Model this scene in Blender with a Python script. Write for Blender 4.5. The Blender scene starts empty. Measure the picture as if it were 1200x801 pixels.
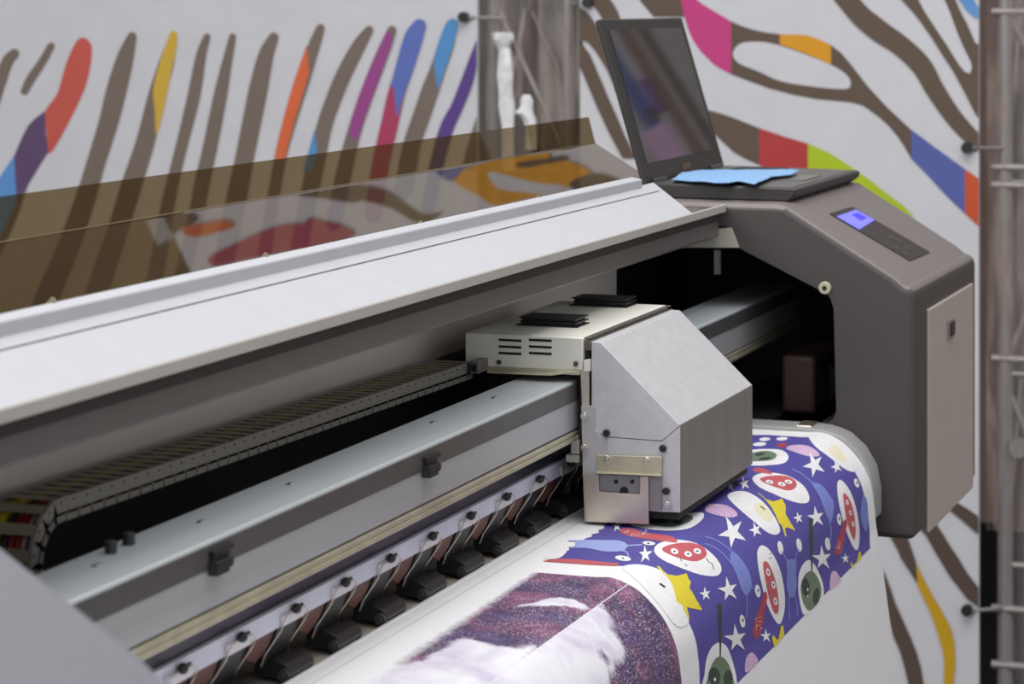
import bpy, bmesh, math, random
from mathutils import Vector, Matrix
random.seed(7)
sc = bpy.context.scene
COL = sc.collection
# ------------------------------------------------------------------ survey of the photograph
# printer axis = X (to the far end), Y = towards the printer's back, Z up.  The camera stands at
# x=0, y=0, z=CH and looks level, 19.95 degrees off the printer axis (lens shifted down).
F = 3000.0; CH = 1.48
TH = math.atan(1089/F); CT, ST = math.cos(TH), math.sin(TH)
def ray(px, py):
    a = (px-600)/F; b = -(py-2)/F
    return (CT+ST*a, ST-CT*a, b)
def PX(px, py, X):
    r = ray(px, py); t = X/r[0]; return Vector((X, r[1]*t, CH+r[2]*t))
def PY(px, py, Y):
    r = ray(px, py); t = Y/r[1]; return Vector((r[0]*t, Y, CH+r[2]*t))
def PH(px, py, h):
    r = ray(px, py); t = -h/r[2]; return Vector((r[0]*t, r[1]*t, CH-h))
def PL(px, py, y0, h0, y1, h1):          # plane through an X line, given by two (y,h) points
    r = ray(px, py); ny, nz = -(h1-h0), -(y1-y0)
    # line in (y,h): n.(y-y0,h-h0)=0 with n=(h1-h0, -(y1-y0))
    ny, nh = (h1-h0), -(y1-y0)
    t = (ny*y0+nh*h0)/(ny*r[1]+nh*(-r[2]))
    return Vector((r[0]*t, r[1]*t, CH+r[2]*t))

# ------------------------------------------------------------------ materials
def lin(v):
    v = v/255.0
    return v/12.92 if v <= .04045 else ((v+.055)/1.055)**2.4
def rgb(c): return (lin(c[0]), lin(c[1]), lin(c[2]), 1)
MATS = {}
def mat(name, c, rough=.5, metal=0, noise=.06, nscale=30, spec=.5, emit=None, stretch=None, bump=0):
    if name in MATS: return MATS[name]
    m = bpy.data.materials.new(name); m.use_nodes = True
    nt = m.node_tree; b = nt.nodes['Principled BSDF']
    b.inputs['Roughness'].default_value = rough; b.inputs['Metallic'].default_value = metal
    b.inputs['Specular IOR Level'].default_value = spec
    col = rgb(c)
    tc = nt.nodes.new('ShaderNodeTexCoord'); mp = nt.nodes.new('ShaderNodeMapping')
    if stretch: mp.inputs['Scale'].default_value = stretch
    nz = nt.nodes.new('ShaderNodeTexNoise'); nz.inputs['Scale'].default_value = nscale; nz.inputs['Detail'].default_value = 3
    rp = nt.nodes.new('ShaderNodeValToRGB')
    rp.color_ramp.elements[0].position = .3; rp.color_ramp.elements[1].position = .7
    lo = [max(0, x*(1-noise)) for x in col[:3]]; hi = [min(1, x*(1+noise)) for x in col[:3]]
    rp.color_ramp.elements[0].color = (*lo, 1); rp.color_ramp.elements[1].color = (*hi, 1)
    nt.links.new(tc.outputs['Object'], mp.inputs['Vector']); nt.links.new(mp.outputs['Vector'], nz.inputs['Vector'])
    nt.links.new(nz.outputs['Fac'], rp.inputs['Fac']); nt.links.new(rp.outputs['Color'], b.inputs['Base Color'])
    if bump:
        bp = nt.nodes.new('ShaderNodeBump'); bp.inputs['Strength'].default_value = bump; bp.inputs['Distance'].default_value = .002
        nt.links.new(nz.outputs['Fac'], bp.inputs['Height']); nt.links.new(bp.outputs['Normal'], b.inputs['Normal'])
    if emit:
        b.inputs['Emission Color'].default_value = rgb(emit[0]); b.inputs['Emission Strength'].default_value = emit[1]
    MATS[name] = m; return m

WHITE   = mat('white_powder_coat', (196,198,203), .45, noise=.02)
GREYW   = mat('warm_light_grey', (196,192,186), .5, noise=.03)
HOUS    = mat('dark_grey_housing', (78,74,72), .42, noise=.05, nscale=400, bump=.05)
HOUST   = mat('grey_housing_lit_top', (130,122,121), .42, noise=.05, nscale=400, bump=.05)  # housing grey lightened on upward faces for their sheen of light
HOUSL   = mat('grey_housing_lit_left', (126,126,133), .5, noise=.05, nscale=400)  # left housing grey lightened for the light falling on it
DARK    = mat('dark_grey_steel', (108,103,100), .4, noise=.05)
INNER   = mat('interior_grey', (226,219,211), .6, noise=.05, nscale=6)
BLACK   = mat('black_matt', (24,23,23), .6)
BLACKP  = mat('black_plastic', (38,37,38), .4)
CAVITY  = mat('cavity_shade', (46,42,40), .7)  # housing grey darkened for the shade inside the throat
ALU     = mat('anodised_aluminium', (214,222,226), .4, .45, noise=.06, nscale=60, stretch=(.05,1,1))
ALUF    = mat('brushed_aluminium_front', (206,210,210), .34, .5, noise=.08, nscale=60, stretch=(.03,1,1))
GOLD    = mat('yellow_passivated_steel', (214,208,184), .32, .6, noise=.1, nscale=40)
NAVY    = mat('encoder_film', (48,48,60), .35, .1, noise=.25, nscale=5)
LILAC   = mat('pale_lilac_steel', (214,216,230), .45, .1)
CREAM   = mat('cream_steel', (242,241,229), .45, noise=.02)
SILV    = mat('satin_silver_paint', (210,210,213), .42, .15, noise=.05, nscale=80)
SILVP   = mat('silver_plate', (200,198,200), .45, .3)
STEEL   = mat('bare_steel', (215,205,190), .3, .7, noise=.1, nscale=30)
SCREW   = mat('screw_steel', (225,220,205), .25, .9)
BED     = mat('shaded_feed_table', (200,192,178), .55)
WIRE    = mat('spring_wire', (214,206,194), .3, .8)
RUST    = mat('red_brown_bracket', (98,58,52), .5)
CHAIN   = mat('chain_plastic', (132,128,121), .5)
CHAINB  = mat('chain_crossbar', (150,139,118), .5)
YEL     = mat('yellow_hose', (190,168,24), .5)
REDH    = mat('red_hose', (150,30,34), .4)
PAPER   = mat('paper_white', (248,248,249), .55, noise=.01)
CAPM    = mat('platen_cap_grey', (168,168,166), .45)
PANELB  = mat('panel_beige_grey', (196,184,176), .5, noise=.03)
PMEM    = mat('membrane_panel', (62,57,56), .45, noise=.1, nscale=90)
LCD     = mat('lcd_blue', (120,120,250), .3, emit=((110,110,250), .75))
LCDD    = mat('lcd_block', (70,66,220), .3, emit=((60,56,215), .5))
LAPB    = mat('laptop_shell', (52,50,48), .4)
LAPK    = mat('laptop_deck', (92,90,86), .45)
GLASSY  = mat('laptop_display', (22,21,22), .05, spec=1.0)
GLASSY.node_tree.nodes['Principled BSDF'].inputs['IOR'].default_value = 1.9
CLOTHB  = mat('blue_cloth', (140,182,226), .9, noise=.1, nscale=120, bump=.3)
TRUSSM  = mat('truss_aluminium', (158,154,152), .45, .4)
CRUMP   = mat('white_film', (236,236,236), .6, noise=.15, nscale=60)
FLOORM  = mat('floor_carpet', (92,88,86), .9, noise=.2, nscale=90)

def smoked(name, c1, c2, ior):
    m = bpy.data.materials.new(name); m.use_nodes = True; nt = m.node_tree; nt.nodes.clear()
    o = nt.nodes.new('ShaderNodeOutputMaterial'); mx = nt.nodes.new('ShaderNodeMixShader')
    t = nt.nodes.new('ShaderNodeBsdfTransparent'); g = nt.nodes.new('ShaderNodeBsdfGlossy')
    nz = nt.nodes.new('ShaderNodeTexNoise'); nz.inputs['Scale'].default_value = 3
    rp = nt.nodes.new('ShaderNodeValToRGB'); rp.color_ramp.elements[0].color = rgb(c1); rp.color_ramp.elements[1].color = rgb(c2)
    nt.links.new(nz.outputs['Fac'], rp.inputs['Fac']); nt.links.new(rp.outputs['Color'], t.inputs['Color'])
    g.inputs['Roughness'].default_value = .02; g.inputs['Color'].default_value = (.9,.87,.84,1)
    f = nt.nodes.new('ShaderNodeFresnel'); ge = nt.nodes.new('ShaderNodeNewGeometry'); mr = nt.nodes.new('ShaderNodeMapRange')
    mr.inputs['To Min'].default_value = ior; mr.inputs['To Max'].default_value = 1/ior
    nt.links.new(ge.outputs['Backfacing'], mr.inputs['Value']); nt.links.new(mr.outputs[0], f.inputs['IOR'])
    nt.links.new(f.outputs[0], mx.inputs[0]); nt.links.new(t.outputs[0], mx.inputs[1]); nt.links.new(g.outputs[0], mx.inputs[2])
    nt.links.new(mx.outputs[0], o.inputs[0]); return m
SMOKE = smoked('smoked_acrylic', (150,132,98), (158,140,106), 1.8)
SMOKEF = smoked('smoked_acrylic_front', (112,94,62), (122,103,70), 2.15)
def film():
    m = bpy.data.materials.new('clear_wrap_film'); m.use_nodes = True; nt = m.node_tree; nt.nodes.clear()
    o = nt.nodes.new('ShaderNodeOutputMaterial'); mx = nt.nodes.new('ShaderNodeMixShader')
    t = nt.nodes.new('ShaderNodeBsdfTransparent'); g = nt.nodes.new('ShaderNodeBsdfPrincipled')
    g.inputs['Base Color'].default_value = rgb((200,182,174)); g.inputs['Roughness'].default_value = .3
    tc = nt.nodes.new('ShaderNodeTexCoord'); mp = nt.nodes.new('ShaderNodeMapping'); mp.inputs['Scale'].default_value = (1,26,3)
    nz = nt.nodes.new('ShaderNodeTexNoise'); nz.inputs['Scale'].default_value = 1; nz.inputs['Detail'].default_value = 4; nz.inputs['Distortion'].default_value = 1.5
    rp = nt.nodes.new('ShaderNodeValToRGB'); rp.color_ramp.elements[0].position = .42; rp.color_ramp.elements[1].position = .75
    rp.color_ramp.elements[0].color = (.08,.08,.08,1); rp.color_ramp.elements[1].color = (.62,.62,.62,1)
    nt.links.new(tc.outputs['Object'], mp.inputs[0]); nt.links.new(mp.outputs[0], nz.inputs[0]); nt.links.new(nz.outputs[0], rp.inputs[0])
    nt.links.new(rp.outputs[0], mx.inputs[0]); nt.links.new(t.outputs[0], mx.inputs[1]); nt.links.new(g.outputs[0], mx.inputs[2])
    nt.links.new(mx.outputs[0], o.inputs[0]); return m
FILM = film()

# ------------------------------------------------------------------ mesh helpers
class MB:
    def __init__(s): s.bm = bmesh.new()
    def box(s, x0,x1,y0,y1,z0,z1):
        M = Matrix.Translation(((x0+x1)/2,(y0+y1)/2,(z0+z1)/2)) @ Matrix.Diagonal((abs(x1-x0),abs(y1-y0),abs(z1-z0),1))
        return bmesh.ops.create_cube(s.bm, size=1, matrix=M)['verts']
    def boxh(s, x0,x1,y0,y1,h0,h1): return s.box(x0,x1,y0,y1,CH-h0,CH-h1)
    def prism(s, yh, x0, x1):           # closed (y,h) outline swept along X
        a = [s.bm.verts.new((x0,y,CH-h)) for y,h in yh]; b = [s.bm.verts.new((x1,y,CH-h)) for y,h in yh]
        n = len(yh)
        s.bm.faces.new(a); s.bm.faces.new(b[::-1])
        for i in range(n): s.bm.faces.new((a[i],b[i],b[(i+1)%n],a[(i+1)%n]))
        return s
    def slab(s, pts, off):               # closed 3-D outline thickened by a vector
        off = Vector(off)
        a = [s.bm.verts.new(p) for p in pts]; b = [s.bm.verts.new(Vector(p)+off) for p in pts]; n = len(pts)
        s.bm.faces.new(a); s.bm.faces.new(b[::-1])
        for i in range(n): s.bm.faces.new((a[i],b[i],b[(i+1)%n],a[(i+1)%n]))
        return s
    def cyl(s, p0, p1, r, seg=12, r2=None):
        p0, p1 = Vector(p0), Vector(p1); d = p1-p0
        M = Matrix.Translation((p0+p1)/2) @ d.to_track_quat('Z','Y').to_matrix().to_4x4()
        bmesh.ops.create_cone(s.bm, cap_ends=True, segments=seg, radius1=r, radius2=r if r2 is None else r2, depth=d.length, matrix=M)
        return s
    def ball(s, p, r, sc_=(1,1,1), seg=12):
        bmesh.ops.create_uvsphere(s.bm, u_segments=seg, v_segments=seg//2+2, radius=r, matrix=Matrix.Translation(p) @ Matrix.Diagonal((*sc_,1)))
        return s
    def tube(s, pts, r, seg=8):
        pts = [Vector(p) for p in pts]; rings = []
        up = Vector((0,0,1))
        for i,p in enumerate(pts):
            d = (pts[min(i+1,len(pts)-1)]-pts[max(i-1,0)]).normalized()
            u = d.cross(up);
            if u.length < .05: u = d.cross(Vector((0,1,0)))
            u.normalize(); v = d.cross(u)
            rings.append([s.bm.verts.new(p+u*r*math.cos(2*math.pi*k/seg)+v*r*math.sin(2*math.pi*k/seg)) for k in range(seg)])
        for a,b in zip(rings, rings[1:]):
            for k in range(seg): s.bm.faces.new((a[k],a[(k+1)%seg],b[(k+1)%seg],b[k]))
        s.bm.faces.new(rings[0][::-1]); s.bm.faces.new(rings[-1])
        return s
    def build(s, name, m, parent=None, bevel=0, seg=2, smooth=True, label=None):
        bmesh.ops.recalc_face_normals(s.bm, faces=s.bm.faces)
        me = bpy.data.meshes.new(name); s.bm.to_mesh(me); s.bm.free()
        o = bpy.data.objects.new(name, me); COL.objects.link(o)
        for mm in (m if isinstance(m, list) else [m]): me.materials.append(mm)
        finish(o, bevel, seg, smooth); put(o, parent)
        if label: o['label'] = label
        return o
def finish(o, bevel, seg=2, smooth=True):
    if smooth:
        for p in o.data.polygons: p.use_smooth = True
        try: o.data.set_sharp_from_angle(angle=math.radians(35))
        except Exception: pass
    if bevel:
        b = o.modifiers.new('bevel','BEVEL'); b.width = bevel; b.segments = seg; b.limit_method = 'ANGLE'; b.angle_limit = math.radians(35)
        b.harden_normals = False
        w_ = o.modifiers.new('wn','WEIGHTED_NORMAL'); w_.keep_sharp = True; w_.weight = 80
def world_loc(o):
    p = Vector(o.location)
    return p if o.parent is None else p
ORIG = {}
def put(o, parent):
    if parent is None: return
    o.parent = parent
    o.matrix_parent_inverse = Matrix.Translation(-ORIG.get(parent.name, Vector((0,0,0))))
def empty(name, loc, label, cat, group=None):
    o = bpy.data.objects.new(name, None); COL.objects.link(o); o.location = loc; o.empty_display_size = .1
    ORIG[o.name] = Vector(loc); tag(o, label, cat, group); return o
def tag(o, label, cat, group=None, kind=None):
    if label: o['label'] = label
    if cat: o['category'] = cat
    if group: o['group'] = group
    if kind: o['kind'] = kind
    return o
def struct(o): o['kind'] = 'structure'; return o
def arc(cy, ch, r, a0, a1, n=8):
    return [(cy+r*math.cos(math.radians(a0+(a1-a0)*i/n)), ch+r*math.sin(math.radians(a0+(a1-a0)*i/n))) for i in range(n+1)]
def smooth_closed(pts, n=4):
    out = []; N = len(pts)
    for i in range(N):
        p0,p1,p2,p3 = [Vector(pts[(i+k)%N][:2]) for k in (-1,0,1,2)]
        for j in range(n):
            t = j/n
            out.append(tuple(.5*((2*p1)+(-p0+p2)*t+(2*p0-5*p1+4*p2-p3)*t*t+(-p0+3*p1-3*p2+p3)*t*t*t)))
    return out
def stroke(pts, caps=(True,True), n=5):  # pts (x,y,halfwidth) -> outline polygon
    P = [Vector(p) for p in pts]; S = []
    for i in range(len(P)-1):
        p0,p1,p2,p3 = P[max(i-1,0)],P[i],P[i+1],P[min(i+2,len(P)-1)]
        for j in range(n):
            t = j/n
            S.append(.5*((2*p1)+(-p0+p2)*t+(2*p0-5*p1+4*p2-p3)*t*t+(-p0+3*p1-3*p2+p3)*t*t*t))
    S.append(P[-1])
    L, R = [], []
    for i,p in enumerate(S):
        d = S[min(i+1,len(S)-1)]-S[max(i-1,0)]; d = Vector((d.x,d.y)).normalized(); nn = Vector((-d.y,d.x))
        L.append((p.x+nn.x*p.z, p.y+nn.y*p.z)); R.append((p.x-nn.x*p.z, p.y-nn.y*p.z))
    def cap(p, d, w):
        a = math.atan2(d.y, d.x)
        return [(p.x+w*math.cos(a+q), p.y+w*math.sin(a+q)) for q in (math.pi/2-math.pi*k/6 for k in range(1,6))]
    out = list(L)
    if caps[1]: out += cap(S[-1], S[-1]-S[-2], S[-1].z)
    out += R[::-1]
    if caps[0]: out += cap(S[0], S[0]-S[1], S[0].z)
    return out
def ell(cx, cy, a, b, ang=0, n=20):
    A = math.radians(ang)
    return [(cx+a*math.cos(t)*math.cos(A)-b*math.sin(t)*math.sin(A), cy+a*math.cos(t)*math.sin(A)+b*math.sin(t)*math.cos(A)) for t in (2*math.pi*k/n for k in range(n))]

# ================================================================== THE SETTING
BX = 5.0
m = MB(); m.box(-3,9,-4,7,-.05,0); struct(m.build('floor', FLOORM, smooth=False))
WALLM = mat('hall_wall', (150,130,104), .9, noise=.25, nscale=2.0, stretch=(1,2.5,.5))
m = MB(); m.box(6.6,6.7,-4,7,0,4.4); struct(m.build('wall_back', WALLM, smooth=False))

# ---- printed banners (artwork is one mesh per banner)
BC = dict(W=(215,215,220), B=(98,82,68), R=(206,92,78), P=(98,74,112), L=(98,152,214), Y=(214,176,62), O=(224,108,62),
          M=(158,70,142), I=(96,116,190), C=(176,62,98), S=(84,150,208), V=(92,64,138), K=(204,62,132), G=(226,158,22),
          N=(88,100,170), T=(206,84,44), E=(184,58,58), Z=(178,200,22), D=(88,72,62), A=(206,162,20))
BM = {k: mat('banner_ink_'+k, v, .6, noise=.03, nscale=12) for k,v in BC.items()}
BC['H'] = (124,110,98); BM['H'] = mat('banner_ink_H', BC['H'], .6, noise=.03, nscale=12)
BK = list(BC)
def banner(name, y0, y1, z0, z1, layers, label):
    bm = bmesh.new(); a = MB(); a.bm.free(); a.bm = bm
    a.box(BX, BX+.012, y0, y1, z0, z1)
    for f in bm.faces: f.material_index = 0
    lim = (min(y0,y1), max(y0,y1))
    for li,(k, poly) in enumerate(layers):
        tmp = bmesh.new()
        vs = []
        for p in poly:
            q = PX(p[0], p[1], BX) if len(p) == 2 else Vector((BX, p[0], p[1]))
            vs.append(tmp.verts.new((BX, q.y, q.z)))
        try: f = tmp.faces.new(vs); f.normal_update()
        except ValueError: tmp.free(); continue
        for pl,no in (((BX,lim[0],0),(0,-1,0)),((BX,lim[1],0),(0,1,0)),((BX,0,z0),(0,0,-1)),((BX,0,z1),(0,0,1))):
            bmesh.ops.bisect_plane(tmp, geom=tmp.verts[:]+tmp.edges[:]+tmp.faces[:], plane_co=pl, plane_no=no, clear_outer=True)
        bmesh.ops.triangulate(tmp, faces=tmp.faces[:])
        off = .0006*(1+li*.25)
        mp = {}
        for v in tmp.verts: mp[v] = bm.verts.new((BX-off, v.co.y, v.co.z))
        for f in tmp.faces:
            try: nf = bm.faces.new([mp[v] for v in f.verts])
            except ValueError: continue
            nf.normal_update()
            if nf.normal.x > 0: nf.normal_flip()
            nf.material_index = BK.index(k)
        tmp.free()
    me = bpy.data.meshes.new(name); bm.to_mesh(me); bm.free()
    o = bpy.data.objects.new(name, me); COL.objects.link(o)
    for k in BK: me.materials.append(BM[k])
    return tag(o, label, 'banner')
LB = []
def sb(k, pts, caps=(True,True)): LB.append((k, stroke(pts, caps)))
sb('H', [(17,63,6),(9,72,7),(2,92,7),(-6,120,6)])
sb('H', [(60,54,4.5),(50,72,5),(36,93,5.5),(29,107,4.5)])
LB.append(('R', smooth_closed([(90,48),(78,73),(67,110),(53,130),(55,155),(57,180),(72,160),(100,103),(108,62),(105,49),(98,44)],3)))
LB.append(('P', [(53,130),(42,138),(33,147),(25,163),(17,182),(18,205),(20,240),(24,236),(33,217),(45,197),(57,178),(54,155)]))
LB.append(('L', [(17,182),(0,207),(-25,250),(-45,320),(-18,320),(20,236),(18,205)]))
LB.append(('H', [(20,236),(33,217),(22,250),(5,290),(-10,320),(-22,320)]))
sb('H', [(155,43,5.5),(147,68,10),(137,105,12),(127,145,11.5),(113,190,11),(98,240,12),(76,300,13),(55,350,14),(30,420,14)])
sb('H', [(203,43,4.5),(195,75,9),(183,115,10),(171,165,11),(155,215,12),(138,270,12),(115,340,13),(92,420,13)])
LB.append(('Y', smooth_closed([(199,40),(203,36),(208,40),(207,58),(202,80),(194,120),(184,158),(182,130),(180,105),(188,72)],3)))
sb('H', [(243,43,4),(236,65,6),(228,110,7.5),(216,160,7),(206,200,7),(196,245,8),(185,310,9),(166,400,9)])
sb('H', [(273,43,4),(266,75,6),(258,115,8),(246,175,8.5),(237,215,9),(229,260,9),(215,320,9),(196,400,9)])
sb('H', [(321,44,6),(312,65,9),(303,105,11),(294,150,11),(286,190,11),(276,240,12),(262,310,12),(245,400,12)])
sb('H', [(376,33,5),(368,55,7),(355,95,8),(342,135,8),(330,180,7),(321,230,7),(310,300,8)])
LB.append(('O', [(360,52),(352,75),(346,92),(340,112),(333,137),(327,162),(322,186),(334,188),(338,170),(346,140),(357,105),(363,84)]))
sb('H', [(433,35,5),(420,55,8),(402,90,9),(388,125,9),(380,150,9),(371,190,10),(360,240,10),(350,300,10)])
LB.append(('S', [(369,152),(362,178),(356,200),(366,200),(372,176)]))
sb('H', [(460,35,5),(452,55,7),(438,90,8),(425,125,8),(414,160,8),(404,200,9),(392,260,9)])
LB.append(('M', [(455,33),(449,47),(441,65),(431,87),(422,110),(414,135),(409,160),(420,163),(424,148),(433,125),(446,90),(458,55),(461,44)]))
sb('C', [(480,60,6),(474,82,9.5),(465,110,10),(456,150,10),(447,190,10),(438,250,10)])
sb('I', [(492,30,8),(485,45,11),(475,78,10.6),(467,104,9.5)], (True,False))
LB.append(('I', [(485,29),(490,23),(497,26),(499,34),(494,50),(484,83),(474,112),(466,138),(464,122),(462,106),(466,85),(474,55)]))
sb('H', [(530,28,6),(524,50,9),(514,80,9),(505,105,10),(493,140,10),(483,170,10),(474,220,11)])
LB.append(('S', [(523,27),(530,21),(537,24),(537,32),(532,52),(522,82),(514,106),(511,88),(509,70),(516,45)]))
sb('V', [(566,40,4),(556,68,5),(548,95,7),(536,125,7),(524,150,8),(513,190,8),(503,240,8)])
sb('H', [(575,110,6),(562,150,7),(552,190,8)])
banner('printed_banner', 1.8925, 3.4, .1, 3.0, LB, 'tall white banner behind the lid with slanting brown zebra stripes, left of the grey truss')

RB = []
def ext(pts): return [((p[0]-75,p[1]-100)+tuple(p[2:]) if p[1] <= -12 else p) for p in pts]
def sr(k, pts, caps=(False,False)):
    pts = ext(pts); RB.append((k, stroke(pts, caps)))
def pr(k, pts, sm=0):
    pts = ext(pts); RB.append((k, smooth_closed(pts, sm) if sm else pts))
pr('B', [(745,-25),(760,-8),(749,0),(766,20),(802,20),(798,0),(796,-25)])
pr('K', [(797,-25),(798,0),(802,19),(806,33),(812,47),(821,60),(837,76),(847,82),(857,87),(857,25),(840,15),(822,4),(805,-10)])
pr('B', [(857,25),(868,30),(880,34),(897,38),(914,40),(945,41),(973,52),(986,62),(1000,79),(1017,101),(1040,126),(1068,152),(1068,186),(1060,172),(1052,160),(1042,148),(1030,137),(1012,124),(998,120),(978,118),(957,116),(930,111),(900,103),(878,95),(857,87)])
pr('W', smooth_closed([(859,63),(866,52),(880,49),(900,50),(925,57),(960,70),(985,82),(996,93),(995,103),(980,104),(950,101),(915,95),(890,84),(866,74)],3))
pr('G', [(914,40),(930,40.5),(945,41),(960,46),(974,53),(974,76),(957,68),(940,61),(914,52)])
pr('N', [(1068,152),(1082,162),(1095,172),(1112,184),(1131,198),(1131,250),(1118,238),(1105,225),(1086,204),(1068,186)])
pr('T', [(1131,198),(1150,211),(1150,268),(1131,250)])
pr('B', [(800,118),(831,129),(845,133),(860,138),(890,150),(890,193),(874,186),(860,178),(845,164),(830,150),(800,128)])
pr('E', [(890,150),(905,155),(920,160),(947,168),(947,210),(915,208),(903,200),(890,193)])
pr('Z', [(947,168),(970,178),(985,187),(1000,197),(1020,211),(1040,227),(1058,240),(1072,254),(1060,250),(1040,238),(1020,226),(1000,216),(947,212)])
sr('B', [(975,-22,12),(993,0,12),(1025,32,13),(1055,53,12),(1080,77,12),(1096,105,11),(1120,140,10),(1150,172,9)])
pr('B', [(1045,-25),(1057,0),(1070,14),(1080,27),(1092,44),(1100,57),(1109,71),(1117,83),(1130,107),(1143,133),(1155,150),(1155,60),(1147,52),(1143,50),(1138,38),(1133,27),(1126,14),(1120,0),(1112,-25)])
pr('W', [(1066,-25),(1077,0),(1083,12),(1090,23),(1100,38),(1110,53),(1118,66),(1125,77),(1131,84),(1137,86),(1139,80),(1138,73),(1133,63),(1128,53),(1124,43),(1120,33),(1114,16),(1107,0),(1098,-25)])
pr('L', [(1120,-12),(1125,0),(1132,11),(1142,20),(1155,24),(1155,-12)])
sr('B', [(693,-20,10),(704,0,10),(718,25,10),(735,58,10),(752,90,10)])
pr('B', [(655,-25),(668,-5),(677,5),(690,16),(700,30),(706,44),(714,62),(722,85),(730,105),(738,130),(745,160),(733,138),(722,106),(712,82),(700,62),(690,50),(682,46),(678,60),(690,95),(702,118),(715,150),(722,170),(737,170),(727,145),(715,118),(704,92),(692,64),(684,53),(672,48),(655,20)])
pr('B', [(668,50),(679,58),(686,70),(700,94),(712,120),(724,143),(736,165),(745,185),(730,185),(714,155),(700,125),(688,96),(680,78),(668,66)])
pr('D', [(1100,580),(1113,592),(1120,587),(1135,596),(1155,610),(1155,632),(1140,620),(1128,609),(1113,597)])
pr('D', [(1075,600),(1086,612),(1098,614),(1106,626),(1113,638),(1124,654),(1134,671),(1155,698),(1155,716),(1146,710),(1134,701),(1124,688),(1113,674),(1104,659),(1095,644),(1085,626),(1066,606)])
pr('D', [(1030,605),(1047,634),(1052,643),(1056,653),(1066,668),(1076,684),(1080,672),(1074,659),(1070,646),(1065,632),(1055,605)])
pr('A', [(1074,659),(1081,674),(1092,695),(1101,710),(1110,726),(1116,739),(1119,753),(1120,777),(1117,805),(1112,850),(1098,850),(1106,805),(1107,777),(1105,762),(1101,747),(1096,731),(1089,713),(1076,686)])
pr('D', [(1010,635),(1026,653),(1038,673),(1044,689),(1050,707),(1059,727),(1068,747),(1075,765),(1080,783),(1084,810),(1088,850),(1068,850),(1065,801),(1061,783),(1056,765),(1052,755),(1047,744),(1042,723),(1037,702),(1020,670)])
# upper half of the banner, above the frame of the photograph (mirrored in the lid)
UP = []
def lidrefl(px, py):                    # where the lid mirrors the banner: a point (y,z) of the banner's upper half
    y0,h0,y1,h1 = 1.0615,.1885,.973,.2415
    p = PL(px,py,y0,h0,y1,h1)-Vector((0,0,CH)); n = Vector((0,-(h1-h0),(y0-y1))).normalized(); r = p.normalized(); q = r-2*r.dot(n)*n
    t = (BX-p.x)/q.x; return (p.y+q.y*t, CH+p.z+q.z*t)
def up(k, pts, ox, oy, sm=3):
    if sm: pts = smooth_closed(pts, sm)
    UP.append((k, [(BX, *lidrefl(ox+x/3, oy+y/3))[1:]+(0,) for x,y in pts]))
up('G', [(455,270),(480,245),(560,210),(640,185),(780,168),(800,195),(860,205),(930,235),(935,260),(870,290),(800,315),(700,340),(600,360),(540,325),(480,295)],380,120)
up('W', [(580,243),(640,255),(740,280),(850,295),(780,320),(690,314),(620,302),(588,275)],380,120)
up('D', [(680,212),(780,196),(850,188),(852,202),(770,218),(700,230)],380,120)
up('N', [(385,232),(440,215),(520,200),(560,208),(500,225),(470,262),(440,275)],380,120)
up('B', [(-120,280),(0,285),(100,286),(220,310),(290,360),(350,395),(420,385),(340,425),(240,372),(140,345),(100,352),(0,337),(-120,320)],380,120)
up('C', [(-60,410),(0,418),(60,430),(110,460),(60,490),(0,510),(-80,520)],380,120)
up('D', [(860,292),(930,252),(1010,262),(1060,300),(950,320)],380,120)
up('C', [(735,365),(820,320),(950,262),(1050,245),(1180,255),(1200,310),(1000,345),(850,375),(760,395)],0,180)
up('O', [(640,262),(740,240),(800,233),(825,255),(760,277),(680,292)],0,180)
up('B', [(560,210),(640,196),(700,230),(620,275),(590,330),(560,300)],0,180)
banner('printed_banner', .8473, 1.666, .1, 2.80, RB+UP, 'white zebra banner with pink, orange and blue patches behind the laptop')

# ---- wrapped trusses between and beside the banners
def truss(y0, y1, x0, x1, z1, label):
    r = empty('lattice_truss', ((x0+x1)/2,(y0+y1)/2,0), label, 'truss')
    for x in (x0,x1):
        for y in (y0,y1):
            MB().cyl((x,y,0),(x,y,z1),.016,10).build('upright_tube', TRUSSM, r)
    n = int(z1/.34); dz = z1/n
    for x in (x0,x1):
        for k in range(n):
            a, b = (y0,y1) if k%2 else (y1,y0)
            MB().cyl((x,a,k*dz+.02),(x,b,(k+1)*dz-.02),.007,8).build('diagonal_brace', TRUSSM, r)
    for y in (y0,y1):
        for k in range(n):
            a, b = (x0,x1) if k%2 else (x1,x0)
            MB().cyl((a,y,k*dz+.02),(b,y,(k+1)*dz-.02),.007,8).build('diagonal_brace', TRUSSM, r)
    for k in range(n):
        for x in (x0,x1): MB().cyl((x,y0,k*dz),(x,y1,k*dz),.007,8).build('rung', TRUSSM, r)
    m = MB(); m.box(x0-.06,x1+.022,y0-.06 if y0<y1 else y0+.06,y1+.06 if y0<y1 else y1-.06,0,.012); m.build('base_plate', TRUSSM, r)
    return r
t1 = truss(1.71, 1.875, 5.06, 5.26, 3.0, 'grey lattice truss standing between the two zebra banners')
t2 = truss(.66, .805, 5.06, 5.26, 3.0, 'film-wrapped lattice truss at the right edge beside the banner')
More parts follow.
